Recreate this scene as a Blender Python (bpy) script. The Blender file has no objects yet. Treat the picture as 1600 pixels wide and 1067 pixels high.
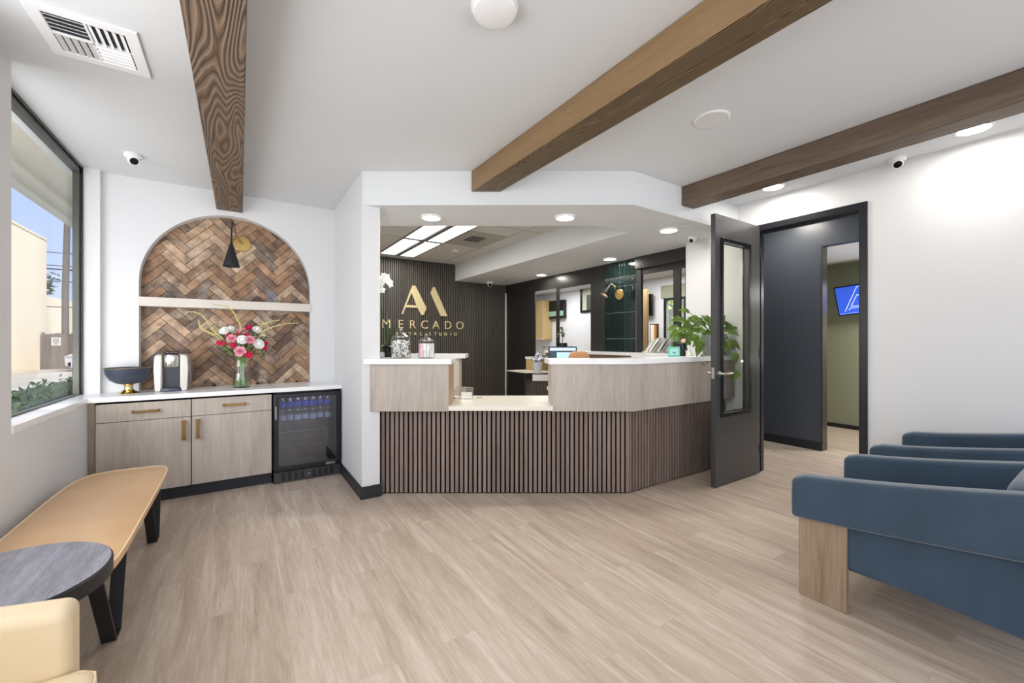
import bpy, bmesh, math, random
from mathutils import Vector, Matrix, noise
from mathutils.geometry import tessellate_polygon
random.seed(7)
PI = math.pi
S = bpy.context.scene
C = S.collection

# ------------------------------------------------------------------ camera
F_PX, CX, CY, EYE = 645.0, 800.0, 533.5, 1.32
YAW = math.atan(425/F_PX)
FW = Vector((math.sin(YAW), math.cos(YAW), 0)); RT = Vector((math.cos(YAW), -math.sin(YAW), 0))
cam = bpy.data.cameras.new('camera'); cam.sensor_width = 36; cam.lens = 36*F_PX/1600
cam.clip_start = .05; cam.clip_end = 400
co = bpy.data.objects.new('camera', cam); C.objects.link(co); S.camera = co
co.location = (0, 0, EYE); co.rotation_euler = (PI/2, 0, -YAW)

# ------------------------------------------------------------------ colour / light
S.view_settings.view_transform = 'Standard'; S.view_settings.look = 'None'
S.view_settings.gamma = 1; S.view_settings.use_curve_mapping = False
S.view_settings.exposure = 0.03
def lin(c):
    return tuple((v/12.92 if v <= .04045 else ((v+.055)/1.055)**2.4) for v in (x/255 for x in c))
W = bpy.data.worlds.new('world'); S.world = W; W.use_nodes = True
nt = W.node_tree; nt.nodes.clear()
out = nt.nodes.new('ShaderNodeOutputWorld'); bg = nt.nodes.new('ShaderNodeBackground')
tc = nt.nodes.new('ShaderNodeTexCoord'); sx = nt.nodes.new('ShaderNodeSeparateXYZ'); cr = nt.nodes.new('ShaderNodeValToRGB')
nt.links.new(tc.outputs['Generated'], sx.inputs[0]); nt.links.new(sx.outputs['Z'], cr.inputs[0])
cr.color_ramp.elements[0].position = 0.0; cr.color_ramp.elements[0].color = (*lin((205, 222, 250)), 1)
cr.color_ramp.elements[1].position = .5; cr.color_ramp.elements[1].color = (*lin((140, 178, 240)), 1)
nt.links.new(cr.outputs[0], bg.inputs[0]); bg.inputs[1].default_value = 1.15
nt.links.new(bg.outputs[0], out.inputs[0])

def light(name, kind, loc, energy, color=(1, 1, 1), size=.2, size_y=None, rot=(0, 0, 0), spread=None, portal=False):
    l = bpy.data.lights.new(name, kind); l.energy = energy; l.color = color
    if kind == 'AREA':
        l.shape = 'RECTANGLE' if size_y else 'DISK'; l.size = size
        if size_y: l.size_y = size_y
        if spread: l.spread = spread
        if portal: l.cycles.is_portal = True
    if kind in ('POINT', 'SPOT'): l.shadow_soft_size = size
    o = bpy.data.objects.new(name, l); C.objects.link(o); o.location = loc; o.rotation_euler = rot
    return o
DAY = 1.0
sun = light('sun_lamp', 'SUN', (0, 0, 10), 3.4, (1, .95, .86)); sun.data.angle = .01
sun.rotation_euler = Vector((.62, -.35, .72)).to_track_quat('Z', 'Y').to_euler()
# daylight by the glazed street front behind the camera, then added left fills and window portal
light('daylight_front_left', 'AREA', (.55, -3.0, 1.45), 60*DAY, (.985, .993, 1), 2.3, 2.4, (PI/2+.7, 0, .15))
light('daylight_front_right', 'AREA', (3.15, -3.0, 1.45), 60*DAY, (.985, .993, 1), 2.1, 2.4, (PI/2+.55, 0, .75))
light('side_fill', 'AREA', (-1.20, 1.25, 1.8), 60*DAY, (.98, .99, 1), 2.5, 1.75, (PI/2, 0, -PI/2))  # fill lamp added on the left, out of view in the added side opening
light('pillar_arch_fill', 'AREA', (-1.50, 3.10, 1.75), 24, (.985, .993, 1), 1.2, 1.5, (PI/2, 0, -.80))  # fill added outside the picture window, back to camera, brightens pillar and arch wall
light('ceiling_fill', 'AREA', (-1.30, 3.9, 1.0), 9, (1, .98, .94), 1.4, .25, Vector((.45, .62, .64)).to_track_quat('-Z', 'Y').to_euler())  # low fill added outside the glass, brightens ceiling and arch wall by the window
light('window_portal', 'AREA', (-1.13, 3.94, 1.8), 1, (1, 1, 1), 1.6, 1.9, (PI/2, 0, -PI/2), portal=True)
light('hall_daylight', 'AREA', (5.1, -1.4, 1.5), 45, (.70, .80, 1), 1.1, 2.2, (PI/2, 0, 0))

# ------------------------------------------------------------------ helpers
def at_z(px, py, z):
    d = F_PX*(EYE-z)/(py-CY); p = RT*((px-CX)/F_PX*d)+FW*d; return Vector((p.x, p.y, z))
def ray(px): return RT*((px-CX)/F_PX)+FW
def at_y(px, py, Y):
    r = ray(px); d = Y/r.y; return Vector((r.x*d, Y, EYE-(py-CY)*d/F_PX))
def at_x(px, py, X):
    r = ray(px); d = X/r.x; return Vector((X, r.y*d, EYE-(py-CY)*d/F_PX))
def at_d(px, py, d):
    r = ray(px); return Vector((r.x*d, r.y*d, EYE-(py-CY)*d/F_PX))
def cr2(X, d): p = RT*X+FW*d; return (p.x, p.y)

OFF = {}
def tag(o, label=None, cat=None, group=None, kind=None):
    if label: o['label'] = label
    if cat: o['category'] = cat
    if group: o['group'] = group
    if kind: o['kind'] = kind
    return o
def thing(name, label, cat, loc=(0, 0, 0), group=None):
    o = bpy.data.objects.new(name, None); C.objects.link(o); o.location = loc
    o.empty_display_size = .05; OFF[o.name] = Vector(loc)
    return tag(o, label, cat, group)
def dup(root, loc, rotz=0, label=None):
    r = root.copy(); C.objects.link(r); r.location = loc; r.rotation_euler = (0, 0, rotz)
    if label: r['label'] = label
    for ch in list(root.children):
        c = ch.copy(); C.objects.link(c); c.parent = r
        for g in list(ch.children):
            e = g.copy(); C.objects.link(e); e.parent = c
    return r

class MB:
    def __init__(s): s.bm = bmesh.new(); s.col = None
    def box(s, x0, x1, y0, y1, z0, z1, M=None):
        if x0 > x1: x0, x1 = x1, x0
        if y0 > y1: y0, y1 = y1, y0
        if z0 > z1: z0, z1 = z1, z0
        v = [s.bm.verts.new(p) for p in ((x0,y0,z0),(x1,y0,z0),(x1,y1,z0),(x0,y1,z0),(x0,y0,z1),(x1,y0,z1),(x1,y1,z1),(x0,y1,z1))]
        fs = [s.bm.faces.new([v[i] for i in f]) for f in ((3,2,1,0),(4,5,6,7),(0,1,5,4),(1,2,6,5),(2,3,7,6),(3,0,4,7))]
        if M is not None: bmesh.ops.transform(s.bm, matrix=M, verts=v)
        return v, fs
    def cbox(s, c, dims, M=None, R=None):
        dx, dy, dz = (d/2 for d in dims)
        T = Matrix.Translation(Vector(c))
        if R is not None: T = T @ R
        if M is not None: T = M @ T
        return s.box(-dx, dx, -dy, dy, -dz, dz, T)
    def prism(s, poly, a, b, axis='z', holes=()):
        def P(u, v, w):
            return {'z': (u, v, w), 'y': (u, w, v), 'x': (w, u, v)}[axis]
        loops = [poly]+list(holes)
        tri = tessellate_polygon([[Vector((p[0], p[1], 0)) for p in l] for l in loops])
        flat = [p for l in loops for p in l]
        A = [s.bm.verts.new(P(p[0], p[1], a)) for p in flat]; B = [s.bm.verts.new(P(p[0], p[1], b)) for p in flat]
        for t in tri:
            try:
                s.bm.faces.new([A[i] for i in t]); s.bm.faces.new([B[i] for i in reversed(t)])
            except ValueError: pass
        k = 0
        for l in loops:
            n = len(l)
            for i in range(n):
                j = (i+1) % n
                s.bm.faces.new([A[k+i], A[k+j], B[k+j], B[k+i]])
            k += n
        return A+B
    def lathe(s, prof, c=(0, 0, 0), n=32, M=None, caps=True):
        rings = []
        for r, z in prof:
            rings.append([s.bm.verts.new((c[0]+r*math.cos(2*PI*i/n), c[1]+r*math.sin(2*PI*i/n), c[2]+z)) for i in range(n)])
        for a, b in zip(rings, rings[1:]):
            for i in range(n):
                s.bm.faces.new([a[i], a[(i+1) % n], b[(i+1) % n], b[i]])
        if caps:
            if prof[0][0] > 1e-6: s.bm.faces.new(list(reversed(rings[0])))
            if prof[-1][0] > 1e-6: s.bm.faces.new(rings[-1])
        vs = [v for r in rings for v in r]
        if M is not None: bmesh.ops.transform(s.bm, matrix=M, verts=vs)
        return vs
    def tube(s, pts, r, n=8):
        pts = [Vector(p) for p in pts]; m = len(pts)
        rs = r if isinstance(r, (list, tuple)) else [r]*m
        rings = []; up = Vector((0, 0, 1))
        for i, p in enumerate(pts):
            t = (pts[min(i+1, m-1)]-pts[max(i-1, 0)]).normalized()
            if abs(t.dot(up)) > .95: up = Vector((1, 0, 0))
            a = t.cross(up).normalized(); b = t.cross(a).normalized(); up = -b if b.z < 0 else b
            rings.append([s.bm.verts.new(p+a*(rs[i]*math.cos(2*PI*k/n))+b*(rs[i]*math.sin(2*PI*k/n))) for k in range(n)])
        for A, B in zip(rings, rings[1:]):
            best = min(range(n), key=lambda o: sum((A[k].co-B[(k+o) % n].co).length for k in range(n)))
            for k in range(n):
                s.bm.faces.new([A[k], A[(k+1) % n], B[(k+1+best) % n], B[(k+best) % n]])
        s.bm.faces.new(rings[0]); s.bm.faces.new(list(reversed(rings[-1])))
    def cyl(s, p0, p1, r, r1=None, n=24):
        s.tube([p0, p1], [r, r if r1 is None else r1], n)
    def ball(s, c, r, sub=2, sc=(1, 1, 1)):
        M = Matrix.Translation(Vector(c)) @ Matrix.Diagonal((sc[0], sc[1], sc[2], 1))
        return bmesh.ops.create_icosphere(s.bm, subdivisions=sub, radius=r, matrix=M)['verts']
    def puff(s, c, dims, e1=.35, e2=.35, n=40, m=20, M=None):
        def f(w, e): return math.copysign(abs(w)**e, w)
        vs = []; rows = []
        for j in range(m+1):
            th = -PI/2+PI*j/m; row = []
            for i in range(n):
                ph = 2*PI*i/n
                x = f(math.cos(th), e1)*f(math.cos(ph), e2); y = f(math.cos(th), e1)*f(math.sin(ph), e2); z = f(math.sin(th), e1)
                row.append(s.bm.verts.new((c[0]+x*dims[0]/2, c[1]+y*dims[1]/2, c[2]+z*dims[2]/2)))
            rows.append(row); vs += row
        for a, b in zip(rows, rows[1:]):
            for i in range(n): s.bm.faces.new([a[i], a[(i+1) % n], b[(i+1) % n], b[i]])
        if M is not None: bmesh.ops.transform(s.bm, matrix=M, verts=vs)
        bmesh.ops.remove_doubles(s.bm, verts=vs, dist=1e-5)
    def sheet(s, rows):
        R = [[s.bm.verts.new(p) for p in r] for r in rows]
        for a, b in zip(R, R[1:]):
            for i in range(len(a)-1): s.bm.faces.new([a[i], a[i+1], b[i+1], b[i]])
    def build(s, name, mat, parent=None, bevel=0, seg=2, smooth=True, loc=None, subsurf=0, solid=0, ang=35, normals=True):
        if normals: bmesh.ops.recalc_face_normals(s.bm, faces=s.bm.faces)
        me = bpy.data.meshes.new(name)
        off = Vector((0, 0, 0))
        if parent is not None: off = OFF.get(parent.name, off)
        elif loc is not None: off = Vector(loc)
        if off.length: bmesh.ops.translate(s.bm, verts=s.bm.verts, vec=-off)
        s.bm.to_mesh(me); s.bm.free()
        for m_ in (mat if isinstance(mat, (list, tuple)) else [mat]): me.materials.append(m_)
        if smooth:
            me.shade_smooth(); me.set_sharp_from_angle(angle=math.radians(ang))
        o = bpy.data.objects.new(name, me); C.objects.link(o)
        if parent is not None: o.parent = parent; OFF[o.name] = off
        else: o.location = off; OFF[o.name] = off
        if solid:
            md = o.modifiers.new('solid', 'SOLIDIFY'); md.thickness = solid; md.offset = 0
        if bevel:
            md = o.modifiers.new('bevel', 'BEVEL'); md.width = bevel; md.segments = seg; md.limit_method = 'ANGLE'; md.angle_limit = math.radians(40); md.harden_normals = False
        if subsurf:
            md = o.modifiers.new('sub', 'SUBSURF'); md.levels = subsurf; md.render_levels = subsurf
        return o
def struct(name, m, mat, **k):
    return tag(m.build(name, mat, **k), kind='structure')

# ------------------------------------------------------------------ materials
def new(name):
    m = bpy.data.materials.new(name); m.use_nodes = True
    return m, m.node_tree, m.node_tree.nodes['Principled BSDF']
def mat(name, c, rough=.5, metal=0, spec=.5, bump=0, bscale=60, var=0, vscale=6, coat=0, sheen=0, trans=0, ior=1.45, alpha=1):
    m, t, b = new(name); L = t.links
    b.inputs['Base Color'].default_value = (*lin(c), 1); b.inputs['Roughness'].default_value = rough
    b.inputs['Metallic'].default_value = metal; b.inputs['Specular IOR Level'].default_value = spec
    b.inputs['Coat Weight'].default_value = coat; b.inputs['Sheen Weight'].default_value = sheen
    b.inputs['Transmission Weight'].default_value = trans; b.inputs['IOR'].default_value = ior
    tcn = t.nodes.new('ShaderNodeTexCoord')
    if var:
        n = t.nodes.new('ShaderNodeTexNoise'); n.inputs['Scale'].default_value = vscale; n.inputs['Detail'].default_value = 4
        L.new(tcn.outputs['Object'], n.inputs['Vector'])
        r = t.nodes.new('ShaderNodeMapRange'); r.inputs[1].default_value = .3; r.inputs[2].default_value = .7
        r.inputs[3].default_value = 1-var; r.inputs[4].default_value = 1+var
        L.new(n.outputs[0], r.inputs[0])
        mx = t.nodes.new('ShaderNodeMix'); mx.data_type = 'RGBA'; mx.blend_type = 'MULTIPLY'; mx.inputs[0].default_value = 1
        mx.inputs[6].default_value = (*lin(c), 1); L.new(r.outputs[0], mx.inputs[7]); L.new(mx.outputs[2], b.inputs['Base Color'])
    if bump:
        n = t.nodes.new('ShaderNodeTexNoise'); n.inputs['Scale'].default_value = bscale; n.inputs['Detail'].default_value = 3
        L.new(tcn.outputs['Object'], n.inputs['Vector'])
        bp = t.nodes.new('ShaderNodeBump'); bp.inputs['Strength'].default_value = bump; bp.inputs['Distance'].default_value = .01
        L.new(n.outputs[0], bp.inputs['Height']); L.new(bp.outputs[0], b.inputs['Normal'])
    return m
def emit(name, c, s):
    m, t, b = new(name)
    b.inputs['Base Color'].default_value = (*lin(c), 1); b.inputs['Emission Color'].default_value = (*lin(c), 1); b.inputs['Emission Strength'].default_value = s
    return m
def wood(name, c1, c2, axis='z', scale=(18, 18, 1.2), rough=.5, bump=.08, contrast=(.35, .65), broad=.5):
    """straight-grained veneer; the grain runs along the axis with the small scale"""
    m, t, b = new(name); L = t.links
    tcn = t.nodes.new('ShaderNodeTexCoord'); mp = t.nodes.new('ShaderNodeMapping'); mp.inputs['Scale'].default_value = scale
    L.new(tcn.outputs['Object'], mp.inputs[0])
    n1 = t.nodes.new('ShaderNodeTexNoise'); n1.inputs['Scale'].default_value = 1; n1.inputs['Detail'].default_value = 3; n1.inputs['Roughness'].default_value = .5
    n2 = t.nodes.new('ShaderNodeTexNoise'); n2.inputs['Scale'].default_value = 6; n2.inputs['Detail'].default_value = 6; n2.inputs['Roughness'].default_value = .65
    L.new(mp.outputs[0], n1.inputs['Vector']); L.new(mp.outputs[0], n2.inputs['Vector'])
    mx = t.nodes.new('ShaderNodeMix'); mx.inputs[0].default_value = broad
    L.new(n2.outputs[0], mx.inputs[2]); L.new(n1.outputs[0], mx.inputs[3])
    r = t.nodes.new('ShaderNodeValToRGB'); r.color_ramp.elements[0].position = contrast[0]; r.color_ramp.elements[1].position = contrast[1]
    r.color_ramp.elements[0].color = (*lin(c1), 1); r.color_ramp.elements[1].color = (*lin(c2), 1)
    L.new(mx.outputs[0], r.inputs[0]); L.new(r.outputs[0], b.inputs['Base Color'])
    b.inputs['Roughness'].default_value = rough
    if bump:
        bp = t.nodes.new('ShaderNodeBump'); bp.inputs['Strength'].default_value = bump; bp.inputs['Distance'].default_value = .004
        L.new(n2.outputs[0], bp.inputs['Height']); L.new(bp.outputs[0], b.inputs['Normal'])
    return m
def glass(name, tint=(1, 1, 1), refl=.07, rough=0.0, edge=.9):
    m, t, b = new(name); t.nodes.remove(b); L = t.links
    o = t.nodes['Material Output']; tr = t.nodes.new('ShaderNodeBsdfTransparent'); gl = t.nodes.new('ShaderNodeBsdfGlossy'); mx = t.nodes.new('ShaderNodeMixShader')
    tr.inputs[0].default_value = (*tint, 1); gl.inputs['Roughness'].default_value = rough
    fr = t.nodes.new('ShaderNodeLayerWeight'); pw = t.nodes.new('ShaderNodeMath'); pw.operation = 'POWER'; pw.inputs[1].default_value = 5
    ad = t.nodes.new('ShaderNodeMath'); ad.operation = 'MULTIPLY_ADD'; ad.inputs[1].default_value = edge; ad.inputs[2].default_value = refl; ad.use_clamp = True
    L.new(fr.outputs['Facing'], pw.inputs[0]); L.new(pw.outputs[0], ad.inputs[0]); L.new(ad.outputs[0], mx.inputs[0]); L.new(tr.outputs[0], mx.inputs[1]); L.new(gl.outputs[0], mx.inputs[2]); L.new(mx.outputs[0], o.inputs[0])
    return m

M = {}
M['wall'] = mat('white_wall_paint', (223, 223, 223), .55, bump=.03, bscale=220)
M['ceil'] = mat('ceiling_paint', (217, 219, 220), .7, bump=.03, bscale=200)
M['wall_reveal'] = M['wall']
M['black_base'] = mat('black_rubber_base', (34, 36, 41), .45)
M['blackwall'] = mat('black_wall_paint', (46, 45, 43), .32, spec=.5)
M['hallwall'] = mat('charcoal_hall_paint', (70, 75, 83), .33)
M['doorpaint'] = mat('charcoal_door_paint', (70, 69, 69), .3)
M['framepaint'] = mat('black_frame_paint', (34, 34, 38), .3)
M['olive'] = mat('olive_wall_paint', (150, 152, 128), .6)
M['quartz'] = mat('white_quartz', (244, 243, 242), .22, var=.02, vscale=5)
M['quartz_warm'] = mat('cream_laminate_top', (236, 231, 216), .3, var=.03, vscale=7)
M['oak'] = wood('pale_oak_laminate', (158, 146, 134), (198, 187, 175), scale=(7, 7, .7), rough=.45, bump=.03, contrast=(.3, .7))
M['oakedge'] = wood('golden_oak_edge', (150, 122, 92), (186, 156, 122), scale=(7, 7, .7), rough=.45, bump=.03)
M['slat'] = wood('walnut_slat', (112, 93, 84), (152, 134, 124), scale=(22, 22, .8), rough=.5, bump=.06)
M['slat_gap'] = mat('black_slat_backing', (8, 7, 7), .9, spec=.2)
M['darkslat'] = mat('black_brown_slat', (86, 81, 74), .45)
M['gold'] = mat('brushed_brass', (196, 164, 104), .3, metal=1)
M['goldsign'] = mat('satin_gold_lettering', (222, 205, 160), .45, metal=.15)
M['brass_dark'] = mat('antique_brass', (150, 120, 78), .32, metal=1)
M['black'] = mat('black_gloss', (22, 22, 25), .25)
M['blackmat'] = mat('matte_black_metal', (30, 30, 32), .5)
M['steel'] = mat('satin_steel', (205, 203, 200), .25, metal=1)
M['white'] = mat('white_plastic', (238, 238, 238), .4)
M['lens'] = mat('camera_lens_black', (16, 16, 20), .12)
M['grey'] = mat('grey_metal', (140, 140, 142), .4, metal=.6)
M['trim_alu'] = mat('dark_bronze_window_frame', (84, 84, 78), .35, metal=.4)
M['velvet'] = mat('blue_velvet', (44, 65, 84), .75, sheen=.4, var=.16, vscale=5, bump=.05, bscale=300)
M['leather'] = mat('tan_leather', (216, 176, 132), .34, var=.06, vscale=4, bump=.35, bscale=7)
M['leather_pipe'] = mat('pale_tan_piping', (240, 212, 172), .4)
M['cream_leather'] = mat('cream_leather', (218, 198, 164), .45, var=.03, vscale=4, bump=.05, bscale=14)
M['leg_wood'] = wood('weathered_oak_leg', (128, 108, 86), (166, 146, 122), scale=(14, 14, 1), rough=.55, bump=.1)
M['table_wood'] = wood('black_oak_top_with_glare', (98, 96, 100), (150, 148, 156), scale=(34, 4, 1), rough=.26, bump=.3, contrast=(.3, .66))  # black oak, grain lightened in its colour to stand for window glare
M['table_black'] = mat('black_table_edge', (30, 30, 34), .4)
M['glass'] = glass('clear_glass', (.99, .99, .99), .025, edge=.3)
M['jarlid'] = glass('jar_lid_glass', (.93, .94, .94), .14)
M['doorglass'] = glass('door_glass', (.98, .985, .95), .05)
M['fridgeglass'] = glass('tinted_fridge_glass', (.62, .65, .72), .10)
M['jar'] = glass('jar_glass', (.985, .99, .99), .035)
M['vase'] = glass('vase_glass', (.98, .99, .985), .035)
M['acrylic'] = glass('clear_acrylic', (.9, .9, .9), .1)
M['led'] = emit('led_diffuser', (255, 252, 245), 9)
M['troffer'] = emit('troffer_diffuser', (255, 252, 248), 2.2)
M['leaf'] = mat('pothos_leaf', (96, 120, 50), .34, var=.5, vscale=14)
M['leafdark'] = mat('dark_leaf', (58, 84, 44), .4, var=.25, vscale=12)
M['stem'] = mat('fresh_green_stem', (110, 150, 70), .5)
M['paleleaf'] = mat('yellow_green_spike', (206, 204, 130), .5, var=.15, vscale=20)
M['pink'] = mat('pink_petal', (238, 160, 178), .55, var=.12, vscale=30)
M['magenta'] = mat('magenta_petal', (208, 40, 84), .55, var=.15, vscale=30)
M['whitepetal'] = mat('white_petal', (246, 244, 238), .55, var=.04, vscale=30)
M['navy'] = mat('dark_blue_grey_enamel', (58, 64, 78), .3)
M['champagne'] = mat('champagne_plastic', (206, 202, 192), .3, metal=.25)
M['tancab'] = mat('tan_oak_cabinet', (196, 168, 118), .5)
M['stucco'] = mat('cream_stucco', (240, 222, 190), .9, var=.04, vscale=.4)
M['asphalt'] = mat('sunlit_concrete', (206, 198, 184), .9, var=.08, vscale=.5)
M['fence'] = wood('grey_brown_fence', (118, 104, 92), (146, 130, 116), scale=(6, 6, .3), rough=.8)
M['pole'] = mat('utility_pole_wood', (124, 112, 100), .9, var=.15, vscale=3)
M['wire'] = mat('black_wire', (40, 42, 48), .7)
M['eave'] = mat('eave_beige_paint', (244, 238, 216), .8)
M['hedge'] = mat('hedge_leaf', (86, 122, 72), .5, var=.35, vscale=5)
M['carwhite'] = mat('white_car_paint', (236, 238, 240), .2, coat=.6)
M['cardark'] = mat('car_dark_glass', (30, 34, 40), .15)
M['tyre'] = mat('tyre_rubber', (28, 28, 28), .8)
M['screen_blue'] = emit('blue_screen', (52, 88, 205), .85)
M['screen_line'] = emit('screen_white_line', (190, 205, 245), 1.0)
M['paper'] = mat('white_paper', (240, 238, 232), .7)
M['mint'] = mat('mint_green_card', (118, 200, 176), .5)
M['mintlight'] = mat('pale_aqua_card', (170, 222, 214), .5)
M['teal_ink'] = mat('dark_teal_ink', (30, 96, 104), .5)
M['tileceil'] = mat('acoustic_tile', (206, 204, 198), .9, bump=.2, bscale=150)
M['grout'] = mat('pale_green_grout', (158, 176, 166), .8)
M['skin'] = mat('figurine_skin', (232, 196, 178), .5)
M['hair'] = mat('dark_brown_hair', (60, 40, 34), .6)
M['soil'] = mat('dark_soil', (50, 40, 32), .9)
M['stone_pot'] = mat('grey_ceramic_pot', (132, 134, 136), .5, var=.05)
M['label_blue'] = mat('blue_bottle_label', (44, 82, 190), .4)
M['label_white'] = mat('white_bottle_label', (225, 230, 245), .4)
M['water'] = glass('water_bottle_plastic', (.75, .82, .95), .12)
M['shelf'] = mat('pale_shelf_laminate', (216, 208, 196), .5)
M['pickdark'] = mat('charcoal_pick', (52, 54, 58), .5)
M['candy_pink'] = mat('pink_swab', (236, 190, 200), .6)

def floor_mat():
    m, t, b = new('vinyl_oak_planks'); L = t.links
    tcn = t.nodes.new('ShaderNodeTexCoord')
    sw = t.nodes.new('ShaderNodeMapping'); sw.inputs['Rotation'].default_value = (0, 0, PI/2)
    L.new(tcn.outputs['Object'], sw.inputs[0])
    br = t.nodes.new('ShaderNodeTexBrick'); br.offset = .37; br.inputs['Scale'].default_value = 1; br.inputs['Brick Width'].default_value = 1.22
    br.inputs['Row Height'].default_value = .18; br.inputs['Mortar Size'].default_value = .0008; br.inputs['Mortar Smooth'].default_value = .2
    br.inputs['Color1'].default_value = (0, 0, 0, 1); br.inputs['Color2'].default_value = (1, 1, 1, 1); br.inputs['Mortar'].default_value = (.5, .5, .5, 1)
    L.new(sw.outputs[0], br.inputs['Vector'])
    # shift the grain from plank to plank
    ad = t.nodes.new('ShaderNodeVectorMath'); ad.operation = 'MULTIPLY_ADD'
    L.new(br.outputs['Color'], ad.inputs[0]); ad.inputs[1].default_value = (3.1, 7.7, 5.3); L.new(tcn.outputs['Object'], ad.inputs[2])
    mp = t.nodes.new('ShaderNodeMapping'); mp.inputs['Scale'].default_value = (11, .9, 1); L.new(ad.outputs[0], mp.inputs[0])
    n1 = t.nodes.new('ShaderNodeTexNoise'); n1.inputs['Scale'].default_value = 1; n1.inputs['Detail'].default_value = 4; n1.inputs['Distortion'].default_value = .9
    n2 = t.nodes.new('ShaderNodeTexNoise'); n2.inputs['Scale'].default_value = 7; n2.inputs['Detail'].default_value = 6; n2.inputs['Roughness'].default_value = .7; n2.inputs['Distortion'].default_value = .4
    L.new(mp.outputs[0], n1.inputs['Vector']); L.new(mp.outputs[0], n2.inputs['Vector'])
    a = t.nodes.new('ShaderNodeMath'); a.operation = 'MULTIPLY'; a.inputs[1].default_value = .55; L.new(n1.outputs[0], a.inputs[0])
    c = t.nodes.new('ShaderNodeMath'); c.operation = 'MULTIPLY_ADD'; c.inputs[1].default_value = .45; L.new(n2.outputs[0], c.inputs[0]); L.new(a.outputs[0], c.inputs[2])
    sp = t.nodes.new('ShaderNodeSeparateColor'); L.new(br.outputs['Color'], sp.inputs[0])
    e = t.nodes.new('ShaderNodeMath'); e.operation = 'MULTIPLY_ADD'; e.inputs[1].default_value = .05; e.inputs[2].default_value = -.025; L.new(sp.outputs[0], e.inputs[0])
    g = t.nodes.new('ShaderNodeMath'); g.operation = 'ADD'; L.new(c.outputs[0], g.inputs[0]); L.new(e.outputs[0], g.inputs[1])
    r = t.nodes.new('ShaderNodeValToRGB'); r.color_ramp.elements[0].position = .32; r.color_ramp.elements[1].position = .68
    r.color_ramp.elements[0].color = (*lin((164, 145, 128)), 1); r.color_ramp.elements[1].color = (*lin((217, 202, 186)), 1)
    k = r.color_ramp.elements.new(.5); k.color = (*lin((193, 174, 156)), 1)
    L.new(g.outputs[0], r.inputs[0])
    mx = t.nodes.new('ShaderNodeMix'); mx.data_type = 'RGBA'; mx.blend_type = 'MULTIPLY'; mx.inputs[0].default_value = 1
    mr = t.nodes.new('ShaderNodeMapRange'); mr.inputs[3].default_value = 1; mr.inputs[4].default_value = .8; L.new(br.outputs['Fac'], mr.inputs[0])
    L.new(r.outputs[0], mx.inputs[6]); L.new(mr.outputs[0], mx.inputs[7]); L.new(mx.outputs[2], b.inputs['Base Color'])
    b.inputs['Roughness'].default_value = .42
    bp = t.nodes.new('ShaderNodeBump'); bp.inputs['Strength'].default_value = .12; bp.inputs['Distance'].default_value = .003
    L.new(n2.outputs[0], bp.inputs['Height']); L.new(bp.outputs[0], b.inputs['Normal'])
    return m
M['floor'] = floor_mat()

def beam_mat(name, dark, mid, light_, seedx, mult=44, relief=.7):
    """heavily wire-brushed timber: flowing ridges with eyes around knots; relief by bump"""
    m, t, b = new(name); L = t.links
    tcn = t.nodes.new('ShaderNodeTexCoord'); mp = t.nodes.new('ShaderNodeMapping'); mp.inputs['Location'].default_value = (seedx, 0, 0)
    mp.inputs['Scale'].default_value = (1, .13, 1); L.new(tcn.outputs['Object'], mp.inputs[0])
    n = t.nodes.new('ShaderNodeTexNoise'); n.inputs['Scale'].default_value = 5.5; n.inputs['Detail'].default_value = 1.2; n.inputs['Roughness'].default_value = .45
    L.new(mp.outputs[0], n.inputs['Vector'])
    mu = t.nodes.new('ShaderNodeMath'); mu.operation = 'MULTIPLY'; mu.inputs[1].default_value = mult; L.new(n.outputs[0], mu.inputs[0])
    si = t.nodes.new('ShaderNodeMath'); si.operation = 'PINGPONG'; si.inputs[1].default_value = .5; L.new(mu.outputs[0], si.inputs[0])
    n2 = t.nodes.new('ShaderNodeTexNoise'); n2.inputs['Scale'].default_value = 40; n2.inputs['Detail'].default_value = 4; L.new(mp.outputs[0], n2.inputs['Vector'])
    ma = t.nodes.new('ShaderNodeMath'); ma.operation = 'MULTIPLY_ADD'; ma.inputs[1].default_value = .35; L.new(n2.outputs[0], ma.inputs[0]); L.new(si.outputs[0], ma.inputs[2])
    r = t.nodes.new('ShaderNodeValToRGB'); r.color_ramp.elements[0].position = .12; r.color_ramp.elements[1].position = .68
    r.color_ramp.elements[0].color = (*lin(dark), 1); r.color_ramp.elements[1].color = (*lin(light_), 1)
    e = r.color_ramp.elements.new(.3); e.color = (*lin(mid), 1)
    L.new(ma.outputs[0], r.inputs[0]); L.new(r.outputs[0], b.inputs['Base Color']); b.inputs['Roughness'].default_value = .5
    bp = t.nodes.new('ShaderNodeBump'); bp.inputs['Strength'].default_value = relief; bp.inputs['Distance'].default_value = .012
    L.new(si.outputs[0], bp.inputs['Height']); L.new(bp.outputs[0], b.inputs['Normal'])
    return m
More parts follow.
